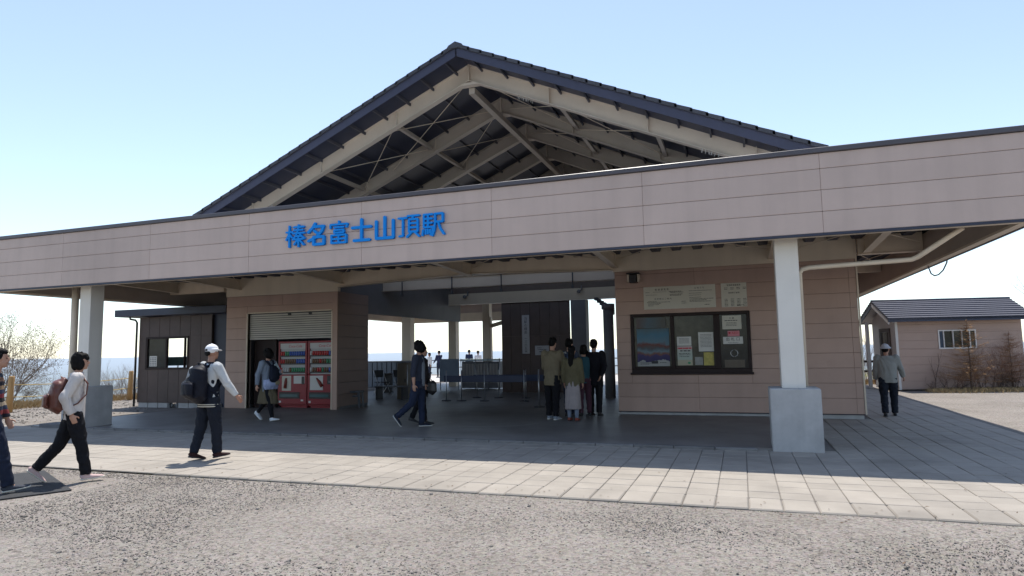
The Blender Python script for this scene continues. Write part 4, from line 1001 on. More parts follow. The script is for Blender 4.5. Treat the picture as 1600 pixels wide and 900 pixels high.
def person(label, H, loc, face, legs, arms, top, bottom, hair, lean=0, turn=0, nod=0, skin=None, shoes=None, vox=.009, group=None, detail=True, W=1.0, far=False):
    """face: heading in degrees, 0 = +Y (away), -90 = +X (right). Local frame: +Y forward, +X its right.
    legs: (thigh forward, knee bend, foot pitch) left then right; arms: (forward, out, elbow bend, inward)"""
    skin = skin or SKIN
    t = thing('person', label, 'person', loc, rad(face), group)
    # --- joints
    J = {}; low = 9
    for s_, key in ((-1, 'L'), (1, 'R')):
        th, kb_, fp_ = [rad(a) for a in legs[0 if s_ < 0 else 1]]
        hip = Vector((s_*.052*H*W, 0, 0)); kn = hip+Vector((s_*.008*H, math.sin(th), -math.cos(th)))*.245*H
        sh_ = th-kb_; an = kn+Vector((0, math.sin(sh_), -math.cos(sh_)))*.232*H
        fd = Vector((0, math.cos(fp_), math.sin(fp_)))      # foot direction, pitch up positive
        fn = Vector((0, -math.sin(fp_), math.cos(fp_)))
        heel = an-fd*.032*H-fn*.042*H; toe = an+fd*.115*H-fn*.042*H
        low = min(low, heel.z, toe.z); J[key] = [hip, kn, an, fd, fn]
    off = Vector((0, 0, -low))
    for k in 'LR': J[k] = [J[k][0]+off, J[k][1]+off, J[k][2]+off, J[k][3], J[k][4]]
    pel = off.copy(); la = rad(lean)
    up = lambda z, y=0, x=0: pel+rotx(Vector((x, y*H, z*H)), la*(1 if z > .02 else 0))
    chest, neck = up(.24), up(.325)
    for s_, key in ((-1, 'l'), (1, 'r')):
        fw, out, eb, inw = [rad(a) for a in arms[0 if s_ < 0 else 1]]
        sh0 = up(.288, -.004, s_*.098*H*W)
        d1 = Vector((s_*math.sin(out), math.sin(fw)*math.cos(out), -math.cos(fw)*math.cos(out)))
        el = sh0+d1*.168*H
        d2 = Vector((-s_*math.sin(inw)+s_*math.sin(out)*.4, math.sin(fw+eb), -math.cos(fw+eb))).normalized()
        wr = el+d2*.142*H; J[key] = [sh0, el, wr, d2]
    hd = neck+rotx(Vector((0, .012*H, .088*H)), la*.4)
    HM = Matrix.Rotation(rad(turn), 3, 'Z') @ Matrix.Rotation(-rad(nod), 3, 'X')
    hp = lambda x, y, z: hd+HM @ Vector((x*H, y*H, z*H))
    # --- body: one skin
    b = MB()
    b.tube([up(-.04), up(.06), up(.16), up(.25), up(.30)], [(.07*H*W, .05*H), (.068*H*W, .048*H), (.075*H*W, .052*H), (.085*H*W, .05*H), (.05*H, .035*H)], 12, up=(0, 1, 0))
    b.tube([up(.29), neck, hp(0, -.008, -.03)], [.034*H, .030*H, .030*H], 10)
    b.ball(hp(0, -.006, .012), (.0445*H, .055*H, .055*H), 16, 12, HM)
    b.ball(hp(0, .012, -.022), (.036*H, .040*H, .042*H), 14, 10, HM)
    b.ball(hp(0, .036, -.048), (.017*H, .014*H, .012*H), 8, 6, HM)
    b.tube([hp(0, .046, .012), hp(0, .058, -.010), hp(0, .052, -.016)], [.005*H, .009*H, .006*H], 8)
    b.ball(hp(0, .046, -.030), (.014*H, .008*H, .006*H), 8, 6, HM)
    for s_ in (-1, 1): b.ball(hp(s_*.045, -.006, -.002), (.006*H, .013*H, .018*H), 8, 6, HM)
    for s_, k in ((-1, 'l'), (1, 'r')):
        sh0, el, wr, d2 = J[k]
        b.tube([sh0, sh0.lerp(el, .5), el], [.030*H, .026*H, .022*H], 10); b.ball(el, .022*H, 8, 6); b.tube([el, el.lerp(wr, .4), wr], [.022*H, .022*H, .0155*H], 10)
        # hand: palm, four curled fingers of unequal length, thumb leaving the side of the palm
        nrm = Vector((-s_, 0, 0)); nrm = (nrm-d2*nrm.dot(d2)).normalized(); fwd = d2.cross(nrm)*(-s_)
        if fwd.y < 0: fwd = -fwd
        pc = wr+d2*.028*H; M3 = Matrix((fwd, nrm, d2)).transposed()
        b.ball(pc, (.022*H, .0115*H, .031*H), 10, 8, M3)
        for j, (o, L_) in enumerate(((.0155, .040), (.0055, .045), (-.0045, .042), (-.0135, .033))):
            a0 = pc+d2*.022*H+fwd*o*H; c1 = a0+(d2*.9+nrm*.25)*L_*.5*H; c2 = c1+(d2*.55+nrm*.8)*L_*.5*H
            b.tube([a0-d2*.01*H, a0, c1, c2], [.0058*H, .0056*H, .005*H, .0038*H], 7)
        a0 = pc-d2*.008*H+fwd*.018*H; c1 = a0+(d2*.6+fwd*.7+nrm*.2)*.022*H; c2 = c1+(d2*.85+fwd*.2+nrm*.3)*.018*H
        b.tube([a0, c1, c2], [.0068*H, .0062*H, .0045*H], 7)
    for k in 'LR':
        hip, kn, an, fd, fn = J[k]
        b.tube([hip, kn, an, an-fn*.02*H+fd*.03*H], [.046*H, .033*H, .022*H, .020*H], 10)
    fused('body', b, skin, t, vox*.72, 2)
    if detail:
        for s_ in (-1, 1):
            e = MB(); e.ball(hp(s_*.018, .0445, .006), (.0075*H, .004*H, .0042*H), 8, 6, HM); e.build('eye', EYE, t)
            e = MB(); e.tube([hp(s_*.008, .050, .018), hp(s_*.018, .049, .0215), hp(s_*.028, .043, .018)], [.0015*H, .0026*H, .0012*H], 5); e.build('eyebrow', HAIR, t)
        e = MB(); e.ball(hp(0, .0515, -.030), (.011*H, .003*H, .003*H), 8, 6, HM); e.build('mouth', LIP, t)
    # --- top
    lo = top.get('loose', 1.0); hem = top.get('hem', -.06)
    c = MB()
    secs = [(hem, .088, .062), ((hem+.10)/2, .088, .062), (.10, .084, .060), (.18, .091, .064), (.255, .098, .060), (.295, .085, .048), (.318, .050, .040)]
    c.tube([up(z, (-.006 if z > .15 else 0)) for z, _, _ in secs], [(a*H*W*lo, d*H*lo) for _, a, d in secs], 18, up=(0, 1, 0))
    if top.get('collar'): c.tube([up(.30), neck+Vector((0, 0, .005*H))], [(.046*H, .042*H), (.043*H, .043*H)], 12, up=(0, 1, 0))
    slv = top.get('sleeve', 1.0)
    for k in 'lr':
        sh0, el, wr, d2 = J[k]; e1 = el.lerp(wr, max(0, (slv-.5)*2)*.97) if slv > .5 else sh0.lerp(el, slv*2)
        pts = [sh0+Vector((0, 0, .004*H)), sh0.lerp(el, .5), el, e1] if slv > .5 else [sh0+Vector((0, 0, .004*H)), sh0.lerp(e1, .6), e1]
        rr = [.042*H*lo, .037*H*lo, .033*H*lo, .027*H*lo][:len(pts)] if slv > .5 else [.042*H*lo, .039*H*lo, .037*H*lo]
        if len(pts) == 4:
            c.tube(pts[:3], rr[:3], 12); c.tube([pts[2]+(pts[2]-pts[3])*.02, pts[2].lerp(pts[3], .45), pts[3]], [rr[2], (rr[2]+rr[3])*.52, rr[3]], 12)
        else: c.tube(pts, rr, 12)
        c.ball(sh0, .041*H*lo, 10, 8)
        if slv > .5: c.ball(el, .035*H*lo, 10, 8)
    jk = fused(top.get('name', 'jacket'), c, top['mat'], t, vox, 3, .0032*H if not far else 0, 8, seed=len(label))
    # --- bottom
    q = MB(); kind = bottom.get('kind', 'trousers'); lb = bottom.get('loose', 1.0)
    if kind == 'trousers':
        q.tube([up(-.055), up(.0), up(.055), up(.09)], [(.082*H*W, .062*H), (.090*H*W, .068*H), (.080*H*W, .058*H), (.075*H*W, .053*H)], 16, up=(0, 1, 0))
        for k in 'LR':
            hip, kn, an, fd, fn = J[k]; cut = bottom.get('cut', 1.0); e1 = kn.lerp(an, cut)
            q.tube([hip+Vector((0, 0, .02*H)), hip.lerp(kn, .45), kn], [min(.057*lb, .059)*H, .052*H*lb, .041*H*lb], 14); q.tube([kn, kn.lerp(an, .35*cut), e1], [.041*H*lb, .038*H*lb, .034*H*lb], 14); q.ball(kn, .041*H*lb, 10, 8)
        fused('trousers', q, bottom['mat'], t, vox, 3, .0034*H if not far else 0, 7, seed=len(label)+5, up=(1, 1, .8))
    else:
        z1 = bottom.get('hem', -.30)
        mid = (J['L'][1]+J['R'][1])/2-pel
        sp_ = abs(J['L'][1].y-J['R'][1].y)*.5
        q.tube([up(.08), up(.0), pel+Vector((0, mid.y*.35, z1*.5*H)), pel+Vector((0, mid.y*.7, z1*H))], [(.072*H*W, .052*H), (.092*H*W, .066*H), (.098*H*W*lb, .080*H*lb+sp_*.6), (.105*H*W*lb, .085*H*lb+sp_*1.05)], 18, up=(0, 1, 0))
        fused('skirt', q, bottom['mat'], t, vox, 3, .004*H, 6, seed=len(label)+5, up=(1.6, 1.6, .1))
        if bottom.get('leggings'):
            q = MB()
            for k in 'LR':
                hip, kn, an, fd, fn = J[k]; q.tube([hip, kn, kn.lerp(an, .4), an], [.047*H, .036*H, .036*H, .024*H], 12)
            fused('leggings', q, bottom['leggings'], t, vox, 2)
    # --- shoes
    sm, so = shoes or (M_BLACK, M_BLACK)
    for k in 'LR':
        hip, kn, an, fd, fn = J[k]; base = an-fn*.042*H; X = fd.cross(fn)
        q = MB()
        pr = [(-.036, .016, .018, .020), (-.028, .022, .024, .028), (0, .025, .024, .034), (.04, .027, .019, .020), (.08, .030, .014, .014), (.108, .024, .011, .010), (.122, .010, .008, .006)]
        q.tube([base+fd*a*H+fn*(zc)*H for a, w_, zc, h in pr], [(w_*H, h*H*.85) for a, w_, zc, h in pr], 12, up=tuple(fn))
        q.tube([an-fn*.02*H, an+fn*.006*H], [.026*H, .025*H], 10)
        so_ = fused('shoe', q, sm, t, vox*.8, 2)
        q = MB()
        for a, w_ in ((-.036, .018), (.0, .026), (.05, .029), (.09, .030), (.122, .014)): pass
        q.tube([base+fd*a*H+fn*.006*H for a in (-.038, -.03, .0, .05, .09, .115, .124)], [(w_*H, .0075*H) for w_ in (.014, .022, .027, .030, .032, .024, .010)], 10, up=tuple(fn)); q.build('sole', so, so_)
    # --- hair, hat
    q = MB(); kind = hair.get('kind')
    if kind in ('short', 'bob', 'long', 'mop'):
        q.ball(hp(0, -.016, .022), (.050*H, .055*H, .054*H), 16, 12, HM)
        q.ball(hp(0, -.030, .0), (.047*H, .042*H, .048*H), 14, 10, HM)
        q.ball(hp(0, .012, .048), (.042*H, .036*H, .026*H), 12, 8, HM)
        if kind == 'short':
            for s_ in (-1, 1): q.ball(hp(s_*.042, -.004, .018), (.010*H, .024*H, .026*H), 8, 6, HM)
        if kind == 'bob':
            for s_ in (-1, 1): q.ball(hp(s_*.038, -.006, -.022), (.020*H, .036*H, .046*H), 10, 8, HM)
            q.ball(hp(0, -.030, -.030), (.046*H, .034*H, .042*H), 12, 8, HM)
            q.ball(hp(0, .030, .030), (.038*H, .026*H, .026*H), 12, 8, HM)
        if kind == 'long':
            q.tube([hp(0, -.035, .01), hp(0, -.046, -.06), up(.25, -.065), up(.19, -.068)], [(.046*H, .03*H), (.044*H, .026*H), (.036*H, .018*H), (.016*H, .010*H)], 12, up=(0, 1, 0))
        if kind == 'mop':
            q.ball(hp(0, .006, -.004), (.062*H, .066*H, .066*H), 16, 12, HM); q.ball(hp(0, .020, -.022), (.050*H, .046*H, .046*H), 12, 10, HM)
        r_ = random.Random(len(label))
        for k in range(26):
            a = r_.uniform(0, 6.28); e = r_.uniform(.1, 1.2); rr_ = 1.0 if kind != 'mop' else 1.15
            p0 = (math.cos(a)*math.cos(e)*.044*rr_, math.sin(a)*math.cos(e)*.046*rr_-.016, math.sin(e)*.05*rr_+.02)
            if p0[1] > .02 and p0[2] < .045 and kind != 'mop': continue
            q.ball(hp(*p0), (.012*H, .014*H, .017*H), 6, 5, HM)
        fused('hair', q, HAIR, t, vox*.7, 1, .0012*H, 26, up=(1.4, 1.4, .4))
    if hair.get('hat'):
        q = MB(); q.ball(hp(0, -.012, .028), (.052*H, .060*H, .050*H), 18, 12, HM)
        q.tube([hp(0, -.012, .020), hp(0, -.012, .034)], [(.054*H, .062*H), (.0525*H, .0605*H)], 18)
        q.ball(hp(0, -.012, .0785), (.006*H, .006*H, .004*H), 6, 5, HM)
        if hair['hat'] == 'brim': q.tube([hp(0, -.010, .008), hp(0, -.010, .014), hp(0, -.010, .034)], [(.070*H, .078*H), (.066*H, .074*H), (.050*H, .058*H)], 18)
        else: q.tube([hp(0, .030, .026), hp(0, .062, .022), hp(0, .085, .016)], [(.046*H, .004*H), (.042*H, .004*H), (.024*H, .003*H)], 12, up=(0, 0, 1))
        hat = fused('cap', q, hair['hatmat'], t, vox*.6, 2)
        if hair['hat'] == 'peak':
            q = MB(); q.ball(hp(0, -.070, .024), (.016*H, .005*H, .010*H), 10, 8, HM); q.build('strap_opening', HAIR, hat)
            q = MB(); q.ball(hp(0, -.058, -.006), (.036*H, .014*H, .024*H), 10, 8, HM); q.build('nape_hair', HAIR, t)
        else:
            q = MB(); q.ball(hp(0, -.026, -.008), (.0455*H, .042*H, .040*H), 12, 8, HM); q.build('nape_hair', HAIR, t)
    J.update(up=up, hp=hp, H=H, neck=neck, J=J); J['obj'] = t
    return J

def rucksack(label, P, back, z0, z1, w_, d_, m, name='backpack', cat='backpack', pocket=True, strap=None, extras=None):
    """a bag worn on the back of person P; placed in that person's own frame, but a thing of its own"""
    src = P['obj']; H = P['H']; up = P['up']
    t = thing(name, label, cat, src.location, src.rotation_euler.z)
    strap = strap or m
    q = MB(); zc = (z0+z1)/2; h = (z1-z0)
    q.tube([up(z0, back+.3*d_), up(z0+h*.12, back), up(z0+h*.5, back), up(z0+h*.82, back+.06*d_), up(z1, back+.35*d_)],
           [(w_*.40*H, d_*.36*H), (w_*.5*H, d_*.52*H), (w_*.5*H, d_*.55*H), (w_*.45*H, d_*.46*H), (w_*.26*H, d_*.2*H)], 18, up=(0, 1, 0))
    body = fused('bag_body', q, m, t, .010, 3, .003, 8, up=(1, 1, 1))
    if pocket:
        q = MB(); q.tube([up(z0+h*.08, back-d_*.42), up(z0+h*.15, back-d_*.58), up(z0+h*.42, back-d_*.58), up(z0+h*.50, back-d_*.42)], [(w_*.33*H, d_*.15*H), (w_*.38*H, d_*.2*H), (w_*.38*H, d_*.2*H), (w_*.33*H, d_*.12*H)], 14, up=(0, 1, 0))
        fused('front_pocket', q, m, t, .010, 2, .002, 9, up=(1, 1, 1))
        q = MB(); q.tube([up(z0+h*.49, back-d_*.52, -w_*.34*H), up(z0+h*.52, back-d_*.62, 0), up(z0+h*.49, back-d_*.52, w_*.34*H)], .0035*H, 5); q.build('zip', M_BLACK, t)
    q = MB(); q.tube([up(z1-.01, back+.2*d_, -.02*H), up(z1+.018, back+.05*d_, -.014*H), up(z1+.018, back+.05*d_, .014*H), up(z1-.01, back+.2*d_, .02*H)], .006*H, 6); q.build('grab_handle', strap, t)
    for s_ in (-1, 1):
        q = MB(); q.tube([up(z1-.02, back+.35*d_, s_*.04*H), up(.315, -.012, s_*.060*H), up(.30, .030, s_*.066*H), up(.24, .072, s_*.070*H), up(.16, .070, s_*.080*H), up(.09, .02, s_*.094*H), up(.06, -.04, s_*.088*H)], [(.016*H, .005*H)]*7, 8, up=(0, 1, 0)); q.build('strap', strap, t)
    return t

JEAN = cloth('dark denim', (.013, .018, .036)); BLACKC = cloth('black cloth', (.009, .009, .012)); NAVYC = cloth('navy cloth', (.014, .018, .032))
STAND = ((2, 3, 0), (-2, 3, 0))
# A: at the left edge of the picture, cropped by it
A = person('person in a striped jumper and jeans, cropped by the left edge of the picture', 1.66, (-8.21, -5.0, -.003), -36, ((-16, 14, -18), (18, 6, 8)), ((8, 4, 14, 4), (-12, 4, 14, 4)),
   dict(mat=ramp_mat('striped knit', [(i/14, c) for i, c in enumerate([(.02,.02,.025),(.30,.18,.10),(.02,.02,.03),(.22,.04,.04),(.03,.04,.07),(.35,.28,.2),(.02,.02,.02),(.20,.03,.04),(.04,.05,.09),(.30,.2,.12),(.02,.02,.03),(.16,.09,.06),(.02,.03,.05),(.25,.18,.1)])], 'z', .75, 1.42, .9, .03, 9, True), name='jumper', loose=1.02, hem=-.05),
   dict(mat=JEAN, loose=1.12), dict(kind='short'), lean=3, shoes=(cloth('grey suede', (.05, .055, .07)), M_PAPERB), vox=.009)
# B: woman with the brown rucksack on the mat
B = person('person with a black bob, pale jacket and dark trousers walking right over the rubber mat', 1.60, (-8.02, -4.14, -.003), -38, ((-20, 20, -40), (14, 4, 4)), ((-8, 6, 22, 4), (-26, 10, 46, 6)),
   dict(mat=cloth('pale beige jacket', (.56, .52, .49)), loose=1.12, hem=-.04, collar=True), dict(mat=BLACKC, loose=1.12), dict(kind='bob'), lean=3, nod=3, shoes=(cloth('pale pink shoe', (.55, .40, .38)), M_PAPERB), vox=.009)
bp = rucksack('brown leather rucksack with a round pale badge on the back of the bobbed walker', B, -.115, .035, .275, .19, .13, mat('brown leather', (.13, .042, .028), .45, .25, 6, .15, 60))
up = B['up']; H = B['H']
q = MB(); q.ball(up(.085, -.192, .02*H), (.016, .006, .016), 10, 8); q.build('badge', M_PAPER, bp)
# C: man in the white cap
Cp = person('person in a white cap, pale sleeves and dark trousers walking away with a navy backpack', 1.67, (-7.55, -2.40, 0), -14, ((-7, 9, -12), (9, 5, 4)), ((14, 10, 20, 4), (20, 22, 14, -6)),
   dict(mat=cloth('pale grey shirt', (.50, .51, .51)), loose=1.08, hem=-.05, name='shirt'), dict(mat=cloth('dark slate trousers', (.011, .014, .023)), loose=1.15), dict(kind='none', hat='peak', hatmat=mat('white cap cloth', (.78, .78, .80), .8, .05)), lean=2, turn=8, skin=SKIN2, shoes=(cloth('dark red shoe', (.035, .016, .017)), M_BLACK), vox=.009, W=1.08)
H = Cp['H']; up = Cp['up']
q = MB(); q.tube([up(-.06), up(.02), up(.12), up(.24), up(.30), up(.325)], [(.100*H, .074*H), (.104*H, .076*H), (.103*H, .076*H), (.100*H, .070*H), (.070*H, .056*H), (.048*H, .046*H)], 18, up=(0, 1, 0))
fused('vest', q, cloth('navy vest', (.007, .009, .018)), Cp['obj'], .010, 3, .003, 8)
for z in (-.045, -.062):
    q = MB(); q.tube([up(z, .0805*math.cos(a), .110*H*math.sin(a)) for a in np.linspace(0, 6.283, 25)], .0045*H, 5, cap=False); q.build('hem_stripe', M_PAPERB, Cp['obj'])
cp = rucksack('navy backpack with a side pouch on the person in the white cap', Cp, -.125, .0, .30, .215, .15, mat('navy nylon', (.006, .007, .014), .6, .2, 5, .1, 80, spec=.2))
q = MB(); q.tube([up(.02, -.10, -.135*H), up(.06, -.12, -.15*H), up(.13, -.12, -.15*H), up(.17, -.10, -.135*H)], [(.03*H, .04*H), (.045*H, .055*H), (.045*H, .055*H), (.03*H, .035*H)], 14, up=(0, 1, 0)); fused('side_pouch', q, M_BLACK, cp, .010, 2)
q = MB(); q.tube([up(.04, -.205, .03*H), up(.12, -.205, .03*H), up(.135, -.205, .03*H), up(.15, -.203, .03*H)], [.022*H, .022*H, .012*H, .012*H], 10); q.build('water_bottle', mat('blue grey bottle', (.12, .17, .21), .2, .1), cp)
q = MB(); q.tube([up(.19, -.2, -.02*H), up(.28, -.15, -.06*H)], [(.03*H, .006*H)]*2, 8, up=(0, 1, 0)); q.build('grey_panel', mat('grey mesh', (.25, .27, .29), .7, .3, 12), cp)
# D: parent with a baby carrier, in front of the machines
D_ = person('person with a baby carrier, olive skirt and white shoes walking past the vending machines', 1.66, (-10.35, 2.25, .03), -96, ((-22, 20, -36), (20, 6, 8)), ((28, 12, 74, 40), (-14, 14, 14, 0)),
   dict(mat=cloth('blue grey tee', (.20, .235, .29)), loose=1.1, hem=-.10, name='shirt'), dict(kind='skirt', mat=cloth('olive skirt', (.115, .095, .06)), hem=-.265, loose=1.0, leggings=BLACKC), dict(kind='mop'), lean=-2, turn=16, shoes=(mat('white shoe', (.62, .65, .68), .6), M_PAPER), vox=.011, detail=False)
up = D_['up']; H = D_['H']
bc = thing('baby_carrier', 'navy baby carrier with a pale blue cloth, worn with the olive skirt', 'baby carrier', D_['obj'].location, D_['obj'].rotation_euler.z)
q = MB(); q.tube([up(.02, .085), up(.08, .115), up(.18, .115), up(.26, .085)], [(.06*H, .03*H), (.085*H, .055*H), (.08*H, .05*H), (.05*H, .02*H)], 14, up=(0, 1, 0)); fused('pouch', q, NAVYC, bc, .012, 3, .003)
q = MB(); q.tube([up(.06, .04), up(-.02, .05), up(-.075, .055)], [(.115*H, .075*H), (.118*H, .078*H), (.10*H, .06*H)], 16, up=(0, 1, 0)); fused('draped_cloth', q, cloth('pale blue print', (.33, .38, .55), .9, .35), bc, .012, 3, .006, 9)
q = MB(); q.cbox(-.09, .06, .17, .22, .0, .10, .015); o = q.build('waist_pouch', mat('tan pouch', (.30, .26, .17), .7, .2), bc); o.location = up(.0)+Vector((-.06, 0, -.02))
for s_ in (-1, 1):
    q = MB(); q.tube([up(.24, .09, s_*.03*H), up(.318, .035, s_*.06*H), up(.325, -.02, s_*.062*H), up(.24, -.078, s_*.05*H), up(.10, -.074, 0)], [(.022*H, .008*H)]*5, 8, up=(0, 1, 0)); q.build('strap', NAVYC, bc)
q = MB(); q.box(-.05, .05, -.006, .006, -.08, .08); o = q.build('cloth_tag', mat('pale cyan cloth', (.42, .52, .58), .8), bc); o.location = up(.235, .112, -.05*H); o.rotation_euler = (.2, .5, .2)
# E, F: the couple
E_ = person('person in a navy cardigan over a grey shirt, in front of the walking couple', 1.72, (-6.22, 1.76, .03), -80, ((4, 2, 2), (-15, 34, -52)), ((0, 6, 12, 0), (-8, 10, 12, 0)),
   dict(mat=cloth('navy cardigan', (.030, .034, .052)), loose=1.1, hem=-.07, sleeve=.72, name='cardigan'), dict(mat=cloth('navy jeans', (.017, .024, .05)), loose=1.02), dict(kind='mop'), lean=1, turn=0, shoes=(cloth('dark trainer', (.018, .022, .035)), M_PAPER), vox=.011, detail=False)
up = E_['up']; H = E_['H']
q = MB(); q.tube([up(-.045, .022), up(.1, .022), up(.2, .022), up(.29, .008)], [(.062*H, .055*H), (.062*H, .055*H), (.062*H, .055*H), (.044*H, .044*H)], 16, up=(0, 1, 0)); fused('shirt', q, cloth('grey blue shirt', (.17, .19, .225)), E_['obj'], .011, 3, .002)
F_ = person('person in a black coat walking on the far side of the couple', 1.62, (-6.42, 2.3, .03), -82, ((-14, 12, -14), (8, 3, 3)), ((4, 8, 14, 0), (-10, 10, 24, 0)),
   dict(mat=cloth('black brown coat', (.022, .018, .022)), loose=1.16, hem=-.17, name='coat'), dict(mat=BLACKC), dict(kind='long'), lean=1, shoes=(M_BLACK, M_BLACK), vox=.012, detail=False)
up = F_['up']; H = F_['H']
hb_ = thing('handbag', 'black handbag held at the hip behind the walking couple', 'bag', F_['obj'].location, F_['obj'].rotation_euler.z)
q = MB(); q.tube([up(-.12, .10, .0), up(-.09, .12, 0), up(.0, .12, 0), up(.03, .11, 0)], [(.05*H, .06*H), (.06*H, .085*H), (.055*H, .08*H), (.04*H, .05*H)], 14, up=(0, 1, 0)); fused('bag_body', q, M_BLACK, hb_, .012, 2)
q = MB(); q.tube([up(.02, .08, .0), up(.10, .09, .01*H), up(.02, .15, 0)], .006*H, 6); q.build('handle', M_BLACK, hb_)
# queue at the ticket window
G1 = person('person in a beige jacket and black trousers standing left in the queue with bowed head', 1.76, (-3.93, 3.62, .03), -14, ((4, 3, 0), (-3, 2, 0)), ((10, 8, 60, 25), (20, 8, 70, 25)),
   dict(mat=cloth('beige jacket', (.175, .145, .095)), loose=1.2, hem=-.10, collar=True), dict(mat=BLACKC, loose=1.15), dict(kind='short'), lean=4, nod=22, shoes=(cloth('grey trainer', (.22, .25, .30)), M_PAPER), vox=.012, detail=False, W=1.1)
G2 = person('person with a blue and white backpack standing behind the beige jacket in the queue', 1.74, (-3.72, 4.35, .03), -20, STAND, ((6, 6, 30, 20), (6, 6, 30, 20)),
   dict(mat=cloth('slate shirt', (.06, .07, .10)), loose=1.05), dict(mat=JEAN), dict(kind='short'), nod=10, shoes=(M_BLACK, M_BLACK), vox=.013, detail=False)
rucksack('navy and white backpack on the person behind the beige jacket', G2, -.11, .06, .29, .18, .11, mat('navy white nylon', (.06, .09, .16), .5, .8, 14), strap=M_PAPER)
G3 = person('person in an olive cardigan and long pale skirt with red shoes in the queue', 1.57, (-3.42, 3.40, .03), -2, STAND, ((4, 10, 10, 4), (2, 9, 14, 2)),
   dict(mat=cloth('olive cardigan', (.115, .10, .058)), loose=1.14, hem=-.06, name='cardigan'), dict(kind='skirt', mat=cloth('pale skirt', (.30, .265, .265)), hem=-.36, loose=1.06, leggings=cloth('blue grey socks', (.17, .20, .26))), dict(kind='long'), shoes=(cloth('red shoe', (.26, .08, .06)), M_BLACK), vox=.012, detail=False)
up = G3['up']; H = G3['H']
q = MB(); q.tube([up(-.095), up(-.04)], [(.097*H, .072*H), (.095*H, .069*H)], 18, up=(0, 1, 0)); q.build('checked_hem', ramp_mat('navy check', [(0, (.015, .02, .05)), (.25, (.25, .25, .3)), (.32, (.015, .02, .05)), (.6, (.25, .25, .3)), (.68, (.015, .02, .05))], 'x', -.15, .15, .8, .0, 3, True), G3['obj'])
G4 = person('person in a teal top half hidden between the olive cardigan and the black suit', 1.60, (-3.42, 4.5, .03), 25, STAND, ((6, 6, 40, 10), (6, 6, 40, 10)),
   dict(mat=cloth('teal top', (.03, .085, .11)), loose=1.05, name='shirt'), dict(mat=cloth('plum trousers', (.07, .03, .045))), dict(kind='bob'), shoes=(M_BLACK, M_BLACK), vox=.014, detail=False)
G5 = person('person in a black suit standing with hands behind the back beside the ticket office wall', 1.72, (-3.20, 4.60, .03), -6, STAND, ((-16, 14, 12, 40), (-14, 16, 8, 30)),
   dict(mat=cloth('black suit', (.010, .010, .015)), loose=1.16, hem=-.12), dict(mat=BLACKC, loose=1.12), dict(kind='short'), shoes=(M_BLACK, M_BLACK), vox=.012, detail=False, W=1.1)
# H: right
Hp = person('person in a white hat, grey jacket and dark trousers strolling by the right hut', 1.54, (2.93, 5.74, .0), -8, ((-12, 6, -6), (13, 4, 4)), ((4, 10, 16, 0), (16, 20, 22, -4)),
   dict(mat=cloth('sage jacket', (.24, .245, .235)), loose=1.22, hem=-.055), dict(mat=cloth('dark slate trousers', (.026, .034, .05)), loose=1.2), dict(kind='none', hat='brim', hatmat=mat('white hat cloth', (.40, .41, .46), .8, .05)), lean=4, turn=-22, skin=SKIN2, shoes=(M_BLACK, M_BLACK), vox=.011, W=1.12)
# far people on the terrace
for i, (x, y, H_, fc, c1, hairk, lab) in enumerate(((-18.05, 25.9, 1.50, 150, (.5, .5, .5), 'bob', 'far person in a white shirt beside the rucksack wearer on the terrace'),
      (-17.5, 26.1, 1.62, 60, (.02, .025, .06), 'short', 'far person in a navy coat seen past the walking couple on the terrace'),
      (-16.75, 26.3, 1.50, 0, (.45, .47, .5), 'bob', 'far person at the post, leftmost head above the glass counter'),
      (-15.54, 26.2, 1.64, 0, (.018, .025, .06), 'short', 'far person in a navy jacket, middle head above the glass counter'),
      (-14.96, 26.2, 1.58, 0, (.55, .56, .6), 'short', 'far person in a white shirt, rightmost head above the glass counter'))):
    person(lab, H_, (x, y, 0), fc, STAND, ((20, 10, 30, 5), (40, 14, 20, 0)) if i == 1 else ((2, 8, 8, 0), (4, 8, 10, 0)), dict(mat=cloth('far cloth %d' % i, c1), loose=1.08), dict(mat=JEAN), dict(kind=hairk), shoes=(M_BLACK, M_BLACK), vox=.02, group='people on the far terrace', detail=False, far=True)

